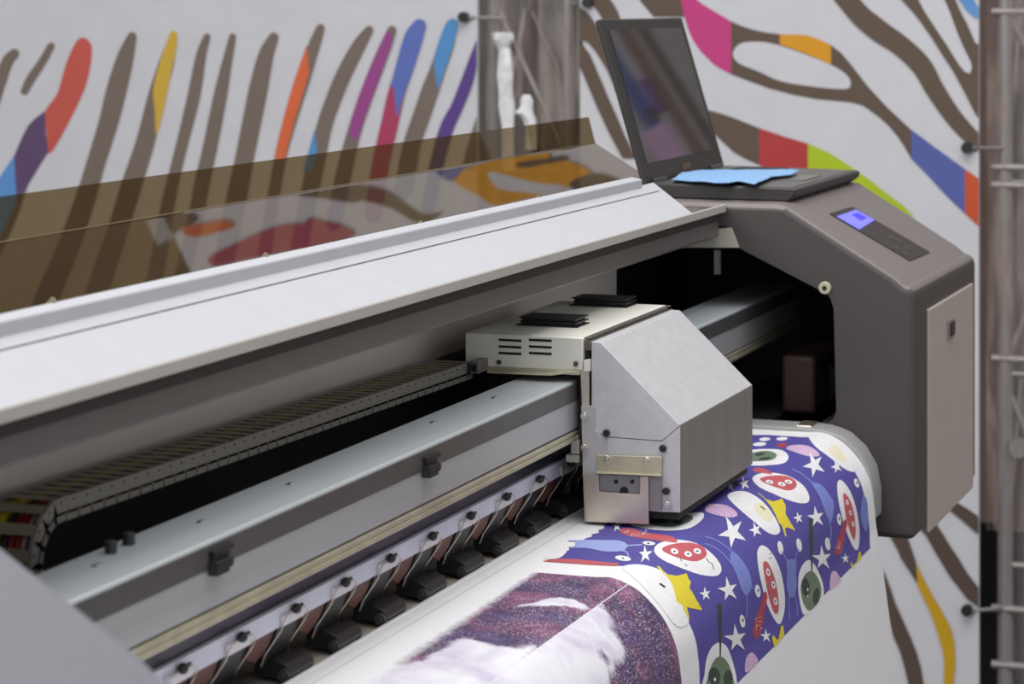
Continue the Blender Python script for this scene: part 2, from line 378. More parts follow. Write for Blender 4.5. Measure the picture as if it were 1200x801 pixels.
# cross frames of the right truss
for hh in (.02,.325,.36,.70,1.19,1.3):
    MB().cyl((5.05,.66,CH-hh),(5.05,.83,CH-hh),.008,8).build('rung', TRUSSM, t2)
def wrap(y0, y1, z0, t, N=24):
    m = MB(); g = [[m.bm.verts.new((5.035+.006*math.sin(k*1.7+j*.6)+.004*random.random(), y0+(y1-y0)*k/N, z0+(2.98-z0)*j/30)) for j in range(31)] for k in range(N+1)]
    for k in range(N):
        for j in range(30): m.bm.faces.new((g[k][j],g[k+1][j],g[k+1][j+1],g[k][j+1]))
    m.build('wrap_film', FILM, t)
wrap(.64,.838,CH-1.035,t2); wrap(1.68,1.885,.02,t1)
MB().cyl((5.02,.775,CH-.87),(5.05,.775,CH-.87),.018,14).build('coupler', TRUSSM, t2)
GREYB = mat('grey_board', (196,194,190), .8, noise=.12, nscale=9)
BRNB = mat('brown_grey_board', (188,164,154), .8, noise=.2, nscale=7, stretch=(1,4,.6))
m = MB(); m.box(5.30,5.33,1.55,2.05,0,3); tag(m.build('backing_board', GREYB, smooth=False), 'plain grey board seen through the truss between the banners', 'board')
m = MB(); m.box(5.31,5.34,.625,.95,0,3); tag(m.build('backing_board', BRNB, smooth=False), 'brownish board behind the film-wrapped truss at the right edge', 'board')
m = MB(); m.box(5.287,5.305,.63,.98,0,CH-1.075); tag(m.build('black_plinth', BLACKP, smooth=False), 'black low plinth behind the foot of the right truss', 'plinth')
SW = MB(); cols = [((170,166,166),.09),((96,80,72),.022),((176,172,172),.012),((128,104,92),.03),((182,178,180),.022),((84,96,156),.036),((168,164,164),.22)]  # unseen board, bands added for the reflection in the laptop screen
y = .622; SM = []
for i_,(c_,w_) in enumerate(cols):
    nf0 = len(SW.bm.faces); SW.box(5.31,5.34,y-w_,y,0,2.6); SW.bm.faces.ensure_lookup_table()
    for f in SW.bm.faces[nf0:]: f.material_index = i_
    SM.append(mat('reflection_stripe_%d'%i_, c_, .7)); y -= w_
for i_,(c_,q) in enumerate((((206,170,200),(.395,.455,1.47,1.56)),((130,90,160),(.452,.468,1.58,1.66)),((90,84,84),(.43,.45,1.57,1.60)))):
    nf0 = len(SW.bm.faces); SW.box(5.305,5.312,*q); SW.bm.faces.ensure_lookup_table()
    for f in SW.bm.faces[nf0:]: f.material_index = 7+i_
    SM.append(mat('reflection_patch_%d'%i_, c_, .7))
tag(SW.build('screen_reflection_board', SM, smooth=False), 'unseen striped board added to give the laptop screen its reflection', 'display')
# banner ties
def tie(px, py, dy, label):
    p = PX(px, py, BX-.012)
    t = empty('banner_tie', (BX-.006,p.y,p.z), label, 'tie', None)
    MB().cyl(p-Vector((.006,0,0)), p+Vector((.012,0,0)), .011, 14).build('grommet', BLACKP, t)
    q = Vector((5.045, p.y+dy, p.z-.003))
    MB().tube([p, (p+q)/2+Vector((-.004,0,0)), q], .0038).build('cord', TRUSSM, t)
tie(543, 20, -.075, 'black grommet with pale tie on the left banner edge')
tie(1133, 173, -.06, 'black grommet with pale tie high on the right banner edge')
tie(1133, 715, -.06, 'black grommet with pale tie low on the right banner edge')
tie(688, 3, .05, 'pale tie at the top left corner of the right banner')
# white film bundles hanging in the left truss
def bundle(pts, label):
    m = MB(); rings = []
    for (px, py, w) in pts:
        p = PX(px, py, 5.012); s_ = w*5.32/F
        rings.append([m.bm.verts.new((p.x+s_*.7*math.sin(a)*(1+.25*random.uniform(-1,1)), p.y+s_*math.cos(a)*(1+.2*random.uniform(-1,1)), p.z)) for a in (2*math.pi*k/12 for k in range(12))])
    for a,b in zip(rings, rings[1:]):
        for k in range(12): m.bm.faces.new((a[k],a[(k+1)%12],b[(k+1)%12],b[k]))
    m.bm.faces.new(rings[0]); m.bm.faces.new(rings[-1])
    return tag(m.build('film_bundle', CRUMP), label, 'film')
bundle([(589,38,13),(589,46,14),(590,52,10),(590,56,7),(592,60,7),(592,75,9),(592,90,10),(593,105,9),(594,125,9),(595,150,8),(596,200,8)], 'long white twisted plastic bundle hanging in the grey truss')
bundle([(617,111,4),(617,118,7),(617,126,8),(614,132,12),(620,138,8),(623,150,7),(623,175,7)], 'short white crumpled plastic bundle lower in the grey truss')

# ================================================================== THE PRINTER
PR = empty('wide_format_printer', (2.2,.85,0), 'grey and white wide-format inkjet printer with open smoked lid, printing a pattern', 'printer')
XL, XR = 1.196, 3.15
# ---- end housings
HP = [(1.12,.2556),(.79,.2556)] + [(.7766,.2575)] + [(.638,.3425),(.6265,.352)] + arc(.6265,.366,.0137,-80,-175,4)[1:] + [(.6128,.372),(.6128,.667),(1.12,.667)]
def housing(x0, x1, cav, m_):
    a = MB(); a.prism(HP, x0, x1)
    bmesh.ops.recalc_face_normals(a.bm, faces=a.bm.faces)
    me = bpy.data.meshes.new('end_housing'); a.bm.to_mesh(me); a.bm.free()
    o = bpy.data.objects.new('end_housing', me); COL.objects.link(o); me.materials.append(m_); me.materials.append(CAVITY)
    b = o.modifiers.new('b','BEVEL'); b.width = .011; b.segments = 4; b.limit_method = 'ANGLE'; b.angle_limit = math.radians(40)
    if cav:
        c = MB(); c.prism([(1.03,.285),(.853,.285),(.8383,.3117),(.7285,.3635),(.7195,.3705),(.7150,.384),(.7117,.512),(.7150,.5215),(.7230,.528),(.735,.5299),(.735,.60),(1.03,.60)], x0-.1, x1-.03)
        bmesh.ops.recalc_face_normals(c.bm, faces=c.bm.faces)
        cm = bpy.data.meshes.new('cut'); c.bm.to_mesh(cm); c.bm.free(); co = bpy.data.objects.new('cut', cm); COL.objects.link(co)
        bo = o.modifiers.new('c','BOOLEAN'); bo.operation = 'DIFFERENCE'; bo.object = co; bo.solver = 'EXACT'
    dg = bpy.context.evaluated_depsgraph_get(); dg.update()
    nm = bpy.data.meshes.new_from_object(o.evaluated_get(dg)); nm.name = 'end_housing'
    o.modifiers.clear(); o.data = nm
    if cav: bpy.data.objects.remove(co)
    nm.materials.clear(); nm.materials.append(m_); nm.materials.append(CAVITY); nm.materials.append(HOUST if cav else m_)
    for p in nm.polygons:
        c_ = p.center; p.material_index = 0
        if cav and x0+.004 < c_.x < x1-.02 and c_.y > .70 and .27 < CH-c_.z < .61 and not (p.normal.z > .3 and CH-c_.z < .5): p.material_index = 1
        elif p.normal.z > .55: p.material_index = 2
        p.use_smooth = True
    nm.set_sharp_from_angle(angle=math.radians(30))
    w_ = o.modifiers.new('wn','WEIGHTED_NORMAL'); w_.keep_sharp = True; w_.weight = 90
    put(o, PR); return o
hr = housing(XR, 3.592, True, HOUS); hr['label'] = 'dark grey right end housing with open throat'
hl = housing(.74, XL, False, HOUSL); hl['label'] = 'left end housing, its grey lightened for the light on it'
# control panel on the slope
SL = (.7766,.2575,.638,.3425)
nrm = Vector((0, -(SL[3]-SL[1]), (SL[0]-SL[2]))).normalized()
def onslope(px, py, lift=0): return PL(px, py, *SL)+nrm*lift
def slope_quad(name, q, m_, lift, thick, parent, bevel=0):
    a = MB(); a.slab([onslope(*p, lift) for p in q], -nrm*thick); return a.build(name, m_, parent, bevel, smooth=False)
cp = slope_quad('control_panel', [(972,251),(998,243),(1089,296),(1066,306)], PMEM, .0016, .002, hr)
slope_quad('display', [(980,255),(1002,247),(1024,259),(1006,270)], LCD, .0022, .001, hr)
slope_quad('display_block', [(997,253),(1004,251),(1015,257),(1008,260)], LCDD, .0026, .0006, hr)
for bx,by in ((1034,273),(1044,280),(1053,284),(1050,292),(1063,292),(1060,299)):
    p = onslope(bx,by,.0016); MB().cyl(p-nrm*.001, p+nrm*.0008, .0055, 14).build('panel_button', mat('button_grey',(84,78,76),.4), hr)
# service panel on the front of the right housing
q = [PY(1085,362,.613), PY(1137,333,.613)]
a = MB(); a.box(3.225,3.548,.6085,.6135,CH-.672,CH-.389); a.build('service_panel', PANELB, hr, .002, label='pale beige front panel')
p = PY(1114,385,.608)
a = MB(); a.box(p.x-.022,p.x+.022,.6065,.6086,p.z-.013,p.z+.013); a.build('latch_plate', mat('latch_grey',(150,144,138),.4), hr, .001)
a = MB(); a.box(p.x-.012,p.x+.016,.6045,.6066,p.z-.009,p.z+.009); a.build('latch_button', BLACKP, hr, .001)
p = PX(967,337,XR-.001)
a = MB(); a.cyl(p+Vector((.002,0,0)), p-Vector((.004,0,0)), .0078, 24); a.build('screw_cap', mat('cap_cream',(196,196,170),.4), hr, .001)
a = MB(); a.cyl(p-Vector((.003,0,0)), p-Vector((.005,0,0)), .003, 12); a.build('screw_hole', BLACK, hr)
a = MB(); a.box(3.585,3.66,.66,.70,CH-.585,CH-.445); a.build('side_grip', BLACKP, hr, .006)
# ---- stand
for x in (1.6, 2.85):
    a = MB(); a.box(x-.05,x+.05,.82,.94,.06,CH-.66); a.box(x-.04,x+.04,.62,1.2,.012,.07); a.build('stand_leg', DARK, PR, .006)
a = MB(); a.boxh(XL-.01,XR+.05,.745,1.10,.70,.552); a.build('chassis_beam', DARK, PR, .004)
# ---- front cover with its rear lip and front flange
a = MB()
a.prism([(.9332,.2145),(.9195,.2173),(.9195,.2290),(.9332,.2290)], XL-.3, 3.0)
a.slab([(XL-.3,.925,CH-.2253),(3.066,.925,CH-.2253),(3.0,.8551,CH-.2572),(XL-.3,.8551,CH-.2572)], (0,.002,-.004))
fc = a.build('front_cover', WHITE, PR, .0012, label='white sloping front cover')
a = MB(); a.slab([(XL-.3,.9072,CH-.2331),(3.03,.9072,CH-.2331),(3.03,.9062,CH-.23355),(XL-.3,.9062,CH-.23355)], (0,.0002,.0004)); a.build('cover_seam', mat('seam_grey',(110,108,108),.6), fc)
a = MB(); a.prism([(.8551,.2560),(.8535,.2575),(.8535,.2665),(.8600,.2665),(.8600,.2640),(.8560,.2640)], XL-.3, 3.148); a.build('front_flange', GREYW, fc, .0005)
for px,py in ((60,353),(310,300),(492,262),(630,232)):
    p = PY(px,py,.934); 
    a = MB(); a.cyl(p+Vector((0,.003,-.004)), p+Vector((0,-.002,.0018)), .0024, 10); a.build('cover_screw', mat('dull_brass',(150,140,118),.4,.4), fc)
# ---- smoked lid
a = MB()
def sheet(yh, x0, x1):
    nn = 1
    a1 = [a.bm.verts.new((x0,y,CH-h)) for y,h in yh]; b1 = [a.bm.verts.new((x1,y,CH-h)) for y,h in yh]
    for i in range(len(yh)-1): a.bm.faces.new((a1[i],b1[i],b1[i+1],a1[i+1]))
LIDP = [(1.0706,.1539),(1.0615,.1885),(.973,.2415)]
sheet(LIDP, XL-.4, 3.25)
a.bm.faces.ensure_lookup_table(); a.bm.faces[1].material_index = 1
lid = a.build('smoked_lid', [SMOKE, SMOKEF], PR, smooth=False, label='folded brown smoked acrylic lid')
a = MB(); a.tube([(XL-.4,1.0617,CH-.1883),(3.25,1.0617,CH-.1883)], .0006, 6); a.build('fold_edge', mat('acrylic_edge',(140,128,102),.15), lid)
a = MB(); a.boxh(XL,XR-.002,.935,1.09,.262,.25); a.build('top_deck', DARK, PR)
# ---- dark beam and inner walls
a = MB(); a.prism([(.862,.268),(.8625,.2975),(.868,.2995),(.93,.2995),(.93,.262),(.89,.262)], XL+.002, 3.146); a.build('cross_beam', DARK, PR, .002)
a = MB(); a.boxh(XL+.002,3.146,.8605,.864,.2775,.2655); a.build('lip_shadow_strip', mat('lip_shadow_dark',(62,54,50),.7), PR)  # dark strip stands in for the shadow under the cover lip
a = MB(); a.boxh(XL+.001,3.1495,1.0,1.012,.378,.262); a.build('back_panel', INNER, PR)
a = MB(); a.boxh(XL+.001,3.14,.985,.999,.55,.377); a.boxh(XL+.001,3.14,.90,.985,.55,.54); a.build('cable_trough', BLACK, PR)
a = MB(); a.slab([PX(x,y,3.147) for x,y in ((790,271),(857,267),(866,290),(793,290))], (.012,0,0)); a.build('throat_bracket', mat('bracket_cream',(190,186,172),.5), PR)
# ---- rail (gantry)
a = MB(); a.prism([(.896,.388),(.836,.388),(.834,.390),(.834,.4375),(.867,.4385),(.867,.470),(.896,.470)], XL+.002, 3.45)
rail = a.build('gantry_rail', ALU, PR, .0012, label='silver aluminium gantry rail')
a = MB(); a.boxh(XL+.002,3.45,.8325,.8342,.4365,.3915); a.build('rail_face', ALUF, rail, .0005)
a = MB(); a.boxh(XL+.002,3.45,.8318,.8340,.408,.3905); a.build('rail_reflection_strip', mat('rail_reflection_dark',(112,110,108),.35,.5), rail, .0004)  # dark reflection along the rail face, laid on as a strip
for px,py in ((115,661),(237,610),(341,566),(508,494),(580,465)):
    p = PH(px,py,.388); a = MB(); a.cyl(p-Vector((0,0,.002)), p+Vector((0,0,.0006)), .0032, 12); a.build('rail_screw', SCREW, rail)
    a = MB(); a.cyl(p+Vector((-.006,0,-.002)), p+Vector((-.006,0,.0004)), .002, 10); a.build('rail_hole', BLACK, rail)
for px,py in ((130,648),(151,638)):
    p = PH(px,py,.388); a = MB(); a.cyl(p, p+Vector((0,0,.009)), .0045, 14); a.build('stop_bolt', BLACKP, rail, .001)
for px,py in ((256,651),(503,541)):
    p = PY(px,py,.832)
    a = MB(); a.box(p.x-.016,p.x+.016,p.y-.005,p.y,p.z+.003,p.z+.007); a.box(p.x-.017,p.x+.003,p.y-.008,p.y,p.z-.011,p.z-.001)
    a.box(p.x-.014,p.x+.014,p.y-.003,p.y,p.z-.002,p.z+.005)
    a.cyl(p+Vector((.008,-.007,-.005)), p+Vector((.008,0,-.005)), .004, 10); a.build('rail_clip', BLACKP, rail, .0006)
a = MB(); a.prism([(.8335,.4385),(.8315,.4395),(.8315,.4425),(.8335,.4435),(.831,.4445),(.831,.4485),(.835,.4495),(.845,.4495),(.845,.4385)], XL+.002, 3.45); a.build('guide_strip', GOLD, PR, .0005)
a = MB(); a.boxh(XL+.002,3.15,.861,.865,.482,.446); a.build('encoder_strip', NAVY, PR)
a = MB(); a.boxh(XL+.002,3.15,.8585,.8565,.4905,.4747); a.boxh(XL+.002,3.15,.8585,.880,.476,.4747); a.build('clamp_bar', LILAC, PR, .0004)
# ---- feed table in shade tone, platen
HT = .532
a = MB(); a.boxh(XL+.002,3.148,.846,.985,HT+.018,HT+.004); a.build('shaded_feed_table', BED, PR)  # beige tone stands in for the shaded sheet under the rollers
a = MB(); a.boxh(XL+.002,3.1,.8460,.8482,HT+.006,HT-.0012); a.build('platen_edge', mat('platen_edge_white',(226,226,228),.5), PR)
PP = [(.846,HT+.0012),(.735,HT+.0012),(.72,.5325),(.705,.5367),(.69,.545),(.6715,.5646),(.659,.590),(.6542,.62),(.6542,.645),(.70,.69),(.846,.69)]
a = MB(); a.prism(PP, XL+.002, 3.098); a.build('platen', WHITE, PR)
CP = [(.86,.5275),(.735,.5272),(.717,.5285),(.703,.532),(.691,.537),(.6728,.5525),(.659,.575),(.6536,.6035),(.6538,.635),(.70,.68),(.86,.68)]
a = MB(); a.prism(CP, 3.1, 3.149); a.build('platen_end_cap', CAPM, PR, .002)
p = PH(948,497,.526); a = MB(); a.box(p.x-.02,p.x+.02,p.y-.008,p.y+.012,p.z-.003,p.z+.0015); a.build('media_clip', SCREW, PR, .001)
# ---- pinch rollers
def pinch(x, first=None):
    parts = []
    root = bpy.data.objects.new('pinch_roller', None); COL.objects.link(root); root.empty_display_size = .05
    root.location = (x,.858,CH-.485); root.parent = PR; root.matrix_parent_inverse = Matrix.Translation(-ORIG[PR.name])
    if first:
        for ch in first: 
            c = ch.copy(); COL.objects.link(c); c.parent = root; c.matrix_parent_inverse = Matrix.Identity(4)
        return root, first
    Z = lambda h: .485-h      # local coordinates, origin at (x,.858,h=.485)
    def b(a, n, m_, bev=0):
        o = a.build(n, m_, None, bev); o.parent = root; parts.append(o); return o
    a = MB(); a.box(-.021,.021,-.0035,-.0015,Z(.4905),Z(.4815)); b(a,'clip_plate',mat('clip_white',(222,218,222),.4,.1),.0005)
    a = MB(); a.ball((0,-.006,Z(.480)),.0042); a.cyl((0,-.006,Z(.480)),(.011,-.006,Z(.479)),.0014); b(a,'clamp_screw',BLACKP)
    for s in (-1,1):
        x_ = -.0235 if s < 0 else .0225
        a = MB(); a.tube([(x_*.3,-.005,Z(.4815)),(x_*.8,-.006,Z(.482)),(x_,-.006,Z(.485)),(x_,-.004,Z(.492)),(x_-.001,-.001,Z(.497)),(x_-.003,.009,Z(.512)),(x_-.004,.012,Z(.521))],.0006,6); b(a,'spring_wire',WIRE)
    a = MB(); a.slab([Vector((-.0205,-.0005,Z(.4905))),Vector((.0205,-.0005,Z(.4905))),Vector((.0185,.0125,Z(.523))),Vector((-.0215,.0125,Z(.523)))],(0,.003,0)); b(a,'roller_arm',BLACKP,.001)
    a = MB(); a.slab([Vector((.029,.001,Z(.4905))),Vector((.072,.001,Z(.4905))),Vector((.070,.005,Z(.503))),Vector((.056,.010,Z(.515))),Vector((.034,.007,Z(.507)))],(0,.003,0)); b(a,'side_bracket',RUST,.0005)
    a = MB(); a.slab([Vector((-.019,.022,Z(.5305))),Vector((-.019,.022,Z(.519))),Vector((-.019,.004,Z(.516))),Vector((-.019,-.007,Z(.521))),Vector((-.019,-.010,Z(.528))),Vector((-.019,-.008,Z(.533)))],(.046,0,0)); b(a,'roller_cover',BLACKP,.0015)
    a = MB(); a.cyl((-.021,-.004,Z(.5285)),(-.0185,-.004,Z(.5285)),.0052,16); a.cyl((-.022,-.004,Z(.5285)),(-.020,-.004,Z(.5285)),.0022,10); b(a,'roller_wheel',mat('wheel_grey',(70,70,72),.3),.0006)
    a = MB(); a.box(-.0125,-.003,.012,.016,Z(.5185),Z(.5165)); b(a,'pivot_pin',SCREW)
    return root, parts
first = None
for k in range(-5, 14):
    r_, first = pinch(1.7498+.0972*k, first)

# ---- cable chain
CY0, CY1 = .9386, .984
CTH = .0175
def chain_pt(s):     # s = arc length from the carriage; returns x, h of the outer line and inward normal
    L1 = 2.47-1.63
    if s < L1:
        t = s/L1; x = 2.47-s; h = .3705-.0115*t
        return x, h, (0,1)
    R_ = .043; s2 = s-L1; a = s2/R_
    if a < math.pi:
        cx, ch = 1.63, .359+R_
        return cx-R_*math.sin(a), ch-R_*math.cos(a), (math.sin(a), math.cos(a))
    s3 = s2-math.pi*R_
    return 1.63+s3, .359+2*R_, (0,-1)
CC = bpy.data.objects.new('cable_chain', None); COL.objects.link(CC); CC.location = (2.0,.96,CH-.4); put(CC, PR); ORIG['cable_chain'] = Vector((2.0,.96,CH-.4))
CC['label'] = 'dark grey segmented drag chain carrying hoses'
P_ = .0189
a = MB()
def lnk(a, w, l):
    for y0,y1 in ((0,.003),(CY1-CY0-.003,CY1-CY0)):
        a.box(-l/2,l/2+.0002,y0,y1,-CTH*.72,0); a.box(-l/2,l/2-.0024,y0,y1,-CTH,-CTH*.6)
        a.box(l/2-.003,l/2+.002,y0+.0005,y1-.0008,-CTH*.7,-.002)
    return a
a = lnk(MB(), 0, P_); nf_ = len(a.bm.faces)
a.box(-.0050,.0040,.002,CY1-CY0-.002,-.0010,-.0002); a.box(-.0013,.0013,-.0003,.001,-.0040,-.0026); a.box(-.006,.0035,.002,CY1-CY0-.002,-CTH,-CTH+.002)
a.bm.faces.ensure_lookup_table()
for f in a.bm.faces[nf_:]: f.material_index = 1
for f in a.bm.faces[-6:]: f.material_index = 2
for f in a.bm.faces[-12:-6]: f.material_index = 2
lm = a.build('chain_link', [CHAIN, CHAINB, BLACK])
i = 0; s = P_/2
while s < .84+math.pi*.043+.35:
    x,h,nv = chain_pt(s); x2,h2,_ = chain_pt(s+.002)
    d = Vector((x2-x,0,-(h2-h))).normalized(); up = Vector((-nv[0],0,nv[1])) if True else 0
    up = d.cross(Vector((0,1,0))); up.normalize()
    # local +x runs along the chain (away from the carriage is -d), local z outward
    zz = Vector((0,1,0)).cross(d); 
    ax = -d; az = ax.cross(Vector((0,1,0)))
    M = Matrix(((ax.x,0,az.x,x),(0,1,0,CY0),(ax.z,0,az.z,CH-h),(0,0,0,1)))
    for src in (lm,):
        o = src if i == 0 else src.copy()
        if i: COL.objects.link(o)
        o.parent = CC; o.matrix_parent_inverse = Matrix.Translation(-ORIG['cable_chain']); o.matrix_basis = M
    i += 1; s += P_
for yy, r_, m_ in ((.9755,.0046,YEL),(.9665,.003,BLACKP),(.9610,.0024,REDH),(.9555,.0022,REDH),(.9505,.0018,mat('pale_wire',(196,176,176),.4)),(.946,.0018,BLACKP)):
    pts = []
    s = .01
    while s < .84+math.pi*.043+.34:
        x,h,nv = chain_pt(s); x2,h2,_ = chain_pt(s+.002); d = Vector((x2-x,0,-(h2-h))).normalized(); az = (-d).cross(Vector((0,1,0)))
        pts.append(Vector((x,yy,CH-h))-az*.0075); s += .012
    MB().tube(pts, r_, 8).build('hose', m_, CC)

# ---- carriage
XC = 2.48
def cy(px, py): q = PX(px,py,XC); return q.y, CH-q.z
a = MB()
YB0, YB1 = .8234, .952
a.box(XC,2.782,YB0,YB1,CH-.377,CH-.343)
car = a.build('print_carriage', CREAM, PR, .0012, label='cream vented carriage box on the rail')
car['label'] = 'cream vented box of the print carriage'
for x0,x1 in ((584.5,611),(620,646.5)):
    for y in (398.2,406,413.6):
        p = PX(x0,y,XC); q = PX(x1,y+.6,XC)
        a = MB(); a.box(XC-.0004,XC+.002,q.y,p.y,(p.z+q.z)/2-.00125,(p.z+q.z)/2+.00125); a.build('vent_slot', BLACK, car)
for x,y in ((585,424),(675,426)):
    p = PX(x,y,XC); a = MB(); a.cyl(p-Vector((.0015,0,0)),p+Vector((.001,0,0)),.0026,10); a.build('box_screw', mat('dull_screw',(110,106,92),.3,.7), car)
for (xa,xb,y) in ((606,684,381),(668,741,358)):
    p = PH(xa,y,.343); q = PH(xb,y,.343); xm = (p.x+q.x)/2; y1,y0 = p.y,q.y; z = CH-.343
    a = MB(); a.box(xm-.012,xm+.03,y0-.001,y1+.001,z,z+.0012); a.box(xm-.008,xm+.026,y0+.003,y1-.004,z,z+.0082); a.box(xm-.011,xm+.029,y0,y1-.003,z+.0038,z+.0052); a.box(xm-.012,xm+.03,y0,y1-.002,z+.008,z+.0092)
    a.build('fan_guard', BLACKP, car)
a = MB(); a.boxh(XC+.004,2.778,.8150,.8232,.3560,.3465); a.boxh(XC+.004,2.778,.8175,.8232,.3440,.3425); a.build('seal_strip', mat('seal_grey',(120,116,110),.35,.4), car, .0006)
a = MB(); a.boxh(XC+.006,2.75,.818,.8230,.50,.357); a.build('carriage_core', BLACK, car)
# shelf bracket below the vented box, riding the rail
a = MB(); p = PX(572,438,XC); q = PX(680,438,XC)
a.box(XC-.004,XC+.05,q.y+.0,p.y,CH-.3805,CH-.377); a.slab([PX(570,437,XC-.012),PX(646,440,XC-.012),PX(678,435,XC-.002),PX(680,432,XC),PX(572,432,XC)],(.03,0,0)); a.build('shelf_bracket', GOLD, car, .0005)
a = MB(); a.boxh(XC+.01,2.74,.899,.93,.45,.38); a.boxh(XC+.01,2.74,.8195,.8315,.452,.3805); a.build('slider_block', BLACKP, car, .001)
p = PX(550,421,XC-.003); a = MB(); a.box(XC-.03,XC+.0,p.y-.020,p.y-.010,CH-.381,CH-.368); a.build('chain_mount', DARK, car, .001)
a = MB(); a.box(XC-.031,XC-.028,p.y-.018,p.y-.012,CH-.378,CH-.371); a.build('mount_slot', BLACK, car)
# silver hood
HO = [(.8142,.3462),(.8041,.3465),(.7202,.4265),(.7202,.5137),(.7900,.5137),(.8142,.4930)]
a = MB(); a.prism([(.8142,.3462),(.8041,.3465),(.7202,.4262),(.7395,.4432),(.7990,.4420),(.8142,.436)], XC, 2.768)
hood = a.build('carriage_hood', SILV, car, .0008, label='silver sloping hood')
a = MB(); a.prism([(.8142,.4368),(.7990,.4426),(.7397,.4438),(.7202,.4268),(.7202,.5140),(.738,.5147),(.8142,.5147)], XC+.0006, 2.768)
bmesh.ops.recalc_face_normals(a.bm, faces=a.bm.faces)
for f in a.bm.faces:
    f.normal_update(); f.material_index = 1 if f.normal.y < -.8 else 0  # front takes a darker copy of the silver, for the shade there

hb = a.build('hood_base', [SILV, mat('hood_front_shaded', (168,165,162), .38, .45, noise=.06, nscale=60, stretch=(1,1,.05))], car, .0004, label='lower half of the silver hood with front darkened for shade')
a = MB(); a.boxh(XC+.006,2.76,.7240,.81,.5225,.5137); a.build('print_head_plate', BLACK, car)
# side plates
a = MB(); a.slab([PX(x,y,XC-.002) for x,y in ((681,475),(697,476),(697,504),(705,511),(711,515),(711,611),(685,611),(683,560))], (.006,0,0)); a.build('side_plate', SILVP, car, .0004)
a = MB(); a.slab([PX(x,y,XC-.0005) for x,y in ((680,432),(690,433),(690,478),(682,478))], (.004,0,0)); a.build('upper_side_plate', mat('warm_plate',(206,200,186),.4,.3), car, .0004)
a = MB(); a.slab([PX(x,y,XC-.003) for x,y in ((684,422),(691,421),(691,435),(684,435))], (.006,0,0)); a.build('hinge_block', CREAM, car, .0004)
a = MB(); a.slab([PX(x,y,XC-.004) for x,y in ((699,533),(775,535),(775,555),(699,551))], (.003,0,0))
a.slab([PX(699,551,XC-.004),PX(775,555,XC-.004),PX(775,557.5,XC-.012),PX(699,554,XC-.012)], (.0015,0,-.0006)); a.build('angle_bracket', GOLD, car, .0003)
a = MB(); a.slab([PX(x,y,XC-.0065) for x,y in ((683,557),(701,557),(702,576),(750,579),(750,558),(759.5,558),(760,614),(687.5,611)) ], (.002,0,0)); a.build('deflector_plate', STEEL, car, .0003)
a = MB(); a.slab([PX(x,y,XC-.003) for x,y in ((701,556),(775,558),(775,598),(701,594))], (.003,0,0)); a.build('recess_plate', mat('recess_grey',(150,148,150),.5,.2), car)
for x,y,r_ in ((722,564,.0022),(741,564,.0022),(731.5,575,.0045)):
    p = PX(x,y,XC-.003); a = MB(); a.cyl(p-Vector((.0008,0,0)),p+Vector((.001,0,0)),r_,14); a.build('plate_hole', BLACK, car)
for x,y in ((711,507),(777,525),(781,575)):
    p = PX(x,y,XC-.001); a = MB(); a.cyl(p-Vector((.003,0,0)),p+Vector((.001,0,0)),.0037,14); a.build('black_screw', BLACKP, car, .0008)
for x,y in ((685,487),(685,524),(712,537),(758,539),(782,591)):
    p = PX(x,y,XC-.004); a = MB(); a.cyl(p-Vector((.003,0,0)),p+Vector((.003,0,0)),.0037,14); a.cyl(p-Vector((.0034,0,0)),p-Vector((.002,0,0)),.0015,8); a.build('steel_screw', SCREW, car, .0008)
# connector block left of the side plate
a = MB()
for (x0,y0,x1,y1) in ((664,508,679,514),(671,514,681,531),(665,531,681,541)):
    p = PX(x0,y0,XC+.01); q = PX(x1,y1,XC+.01); a.box(XC+.004,XC+.014,q.y,p.y,q.z,p.z)
a.build('sensor_block', mat('sensor_cream',(190,186,174),.5), car, .0008)
# ---- things inside the right throat
a = MB(); a.boxh(3.16,3.55,.80,.90,.60,.53); a.cyl((3.3,.77,CH-.50),(3.5,.77,CH-.50),.03,20); a.build('capping_station', BLACKP, PR, .003)
a = MB(); a.boxh(3.22,3.5,.755,.80,.53,.455); a.build('wiper_housing', mat('maroon_dark',(64,44,42),.5), PR, .006)
a = MB(); a.boxh(3.3,3.34,.722,.735,.53,.49); a.build('ink_valve', mat('valve_grey',(120,110,96),.5), PR, .002)
for x,y in ((904,350),(913,357),(896,360)):
    p = PX(x,y,3.4); a = MB(); a.cyl(p-Vector((0,0,.012)),p+Vector((0,0,.004)),.004,10); a.build('pipe_fitting', mat('fitting',(150,136,118),.3,.6), PR)
p = PX(931,440,3.3); MB().ball(p,.004).build('brass_nut', mat('brass',(200,160,70),.3,.8), PR)
p = PX(841,307,3.3); a = MB(); a.box(p.x-.003,p.x+.003,p.y-.004,p.y+.004,p.z-.016,p.z+.016); a.build('cable_label', CREAM, PR)

# ================================================================== THE PRINTED SHEET
PROF0 = [(.8475,HT),(.80,HT),(.76,HT-.0001),(.735,HT-.0002),(.72,.5312),(.705,.5355),(.69,.5438),(.6706,.5636),(.6579,.589),(.6528,.62),(.6505,.643),(.6462,.667),(.638,.725),(.630,.783),(.623,.833),(.612,.93),(.603,1.05),(.60,1.2)]
def cat_open(P, n=5):
    P = [Vector(p) for p in P]; S = []
    for i in range(len(P)-1):
        p0,p1,p2,p3 = P[max(i-1,0)],P[i],P[i+1],P[min(i+2,len(P)-1)]
        for j in range(n):
            t = j/n; S.append(.5*((2*p1)+(-p0+p2)*t+(2*p0-5*p1+4*p2-p3)*t*t+(-p0+3*p1-3*p2+p3)*t*t*t))
    S.append(P[-1]); return S
PF = cat_open(PROF0)
ARC = [0]
for p,q in zip(PF, PF[1:]): ARC.append(ARC[-1]+(q-p).length)
VN = []
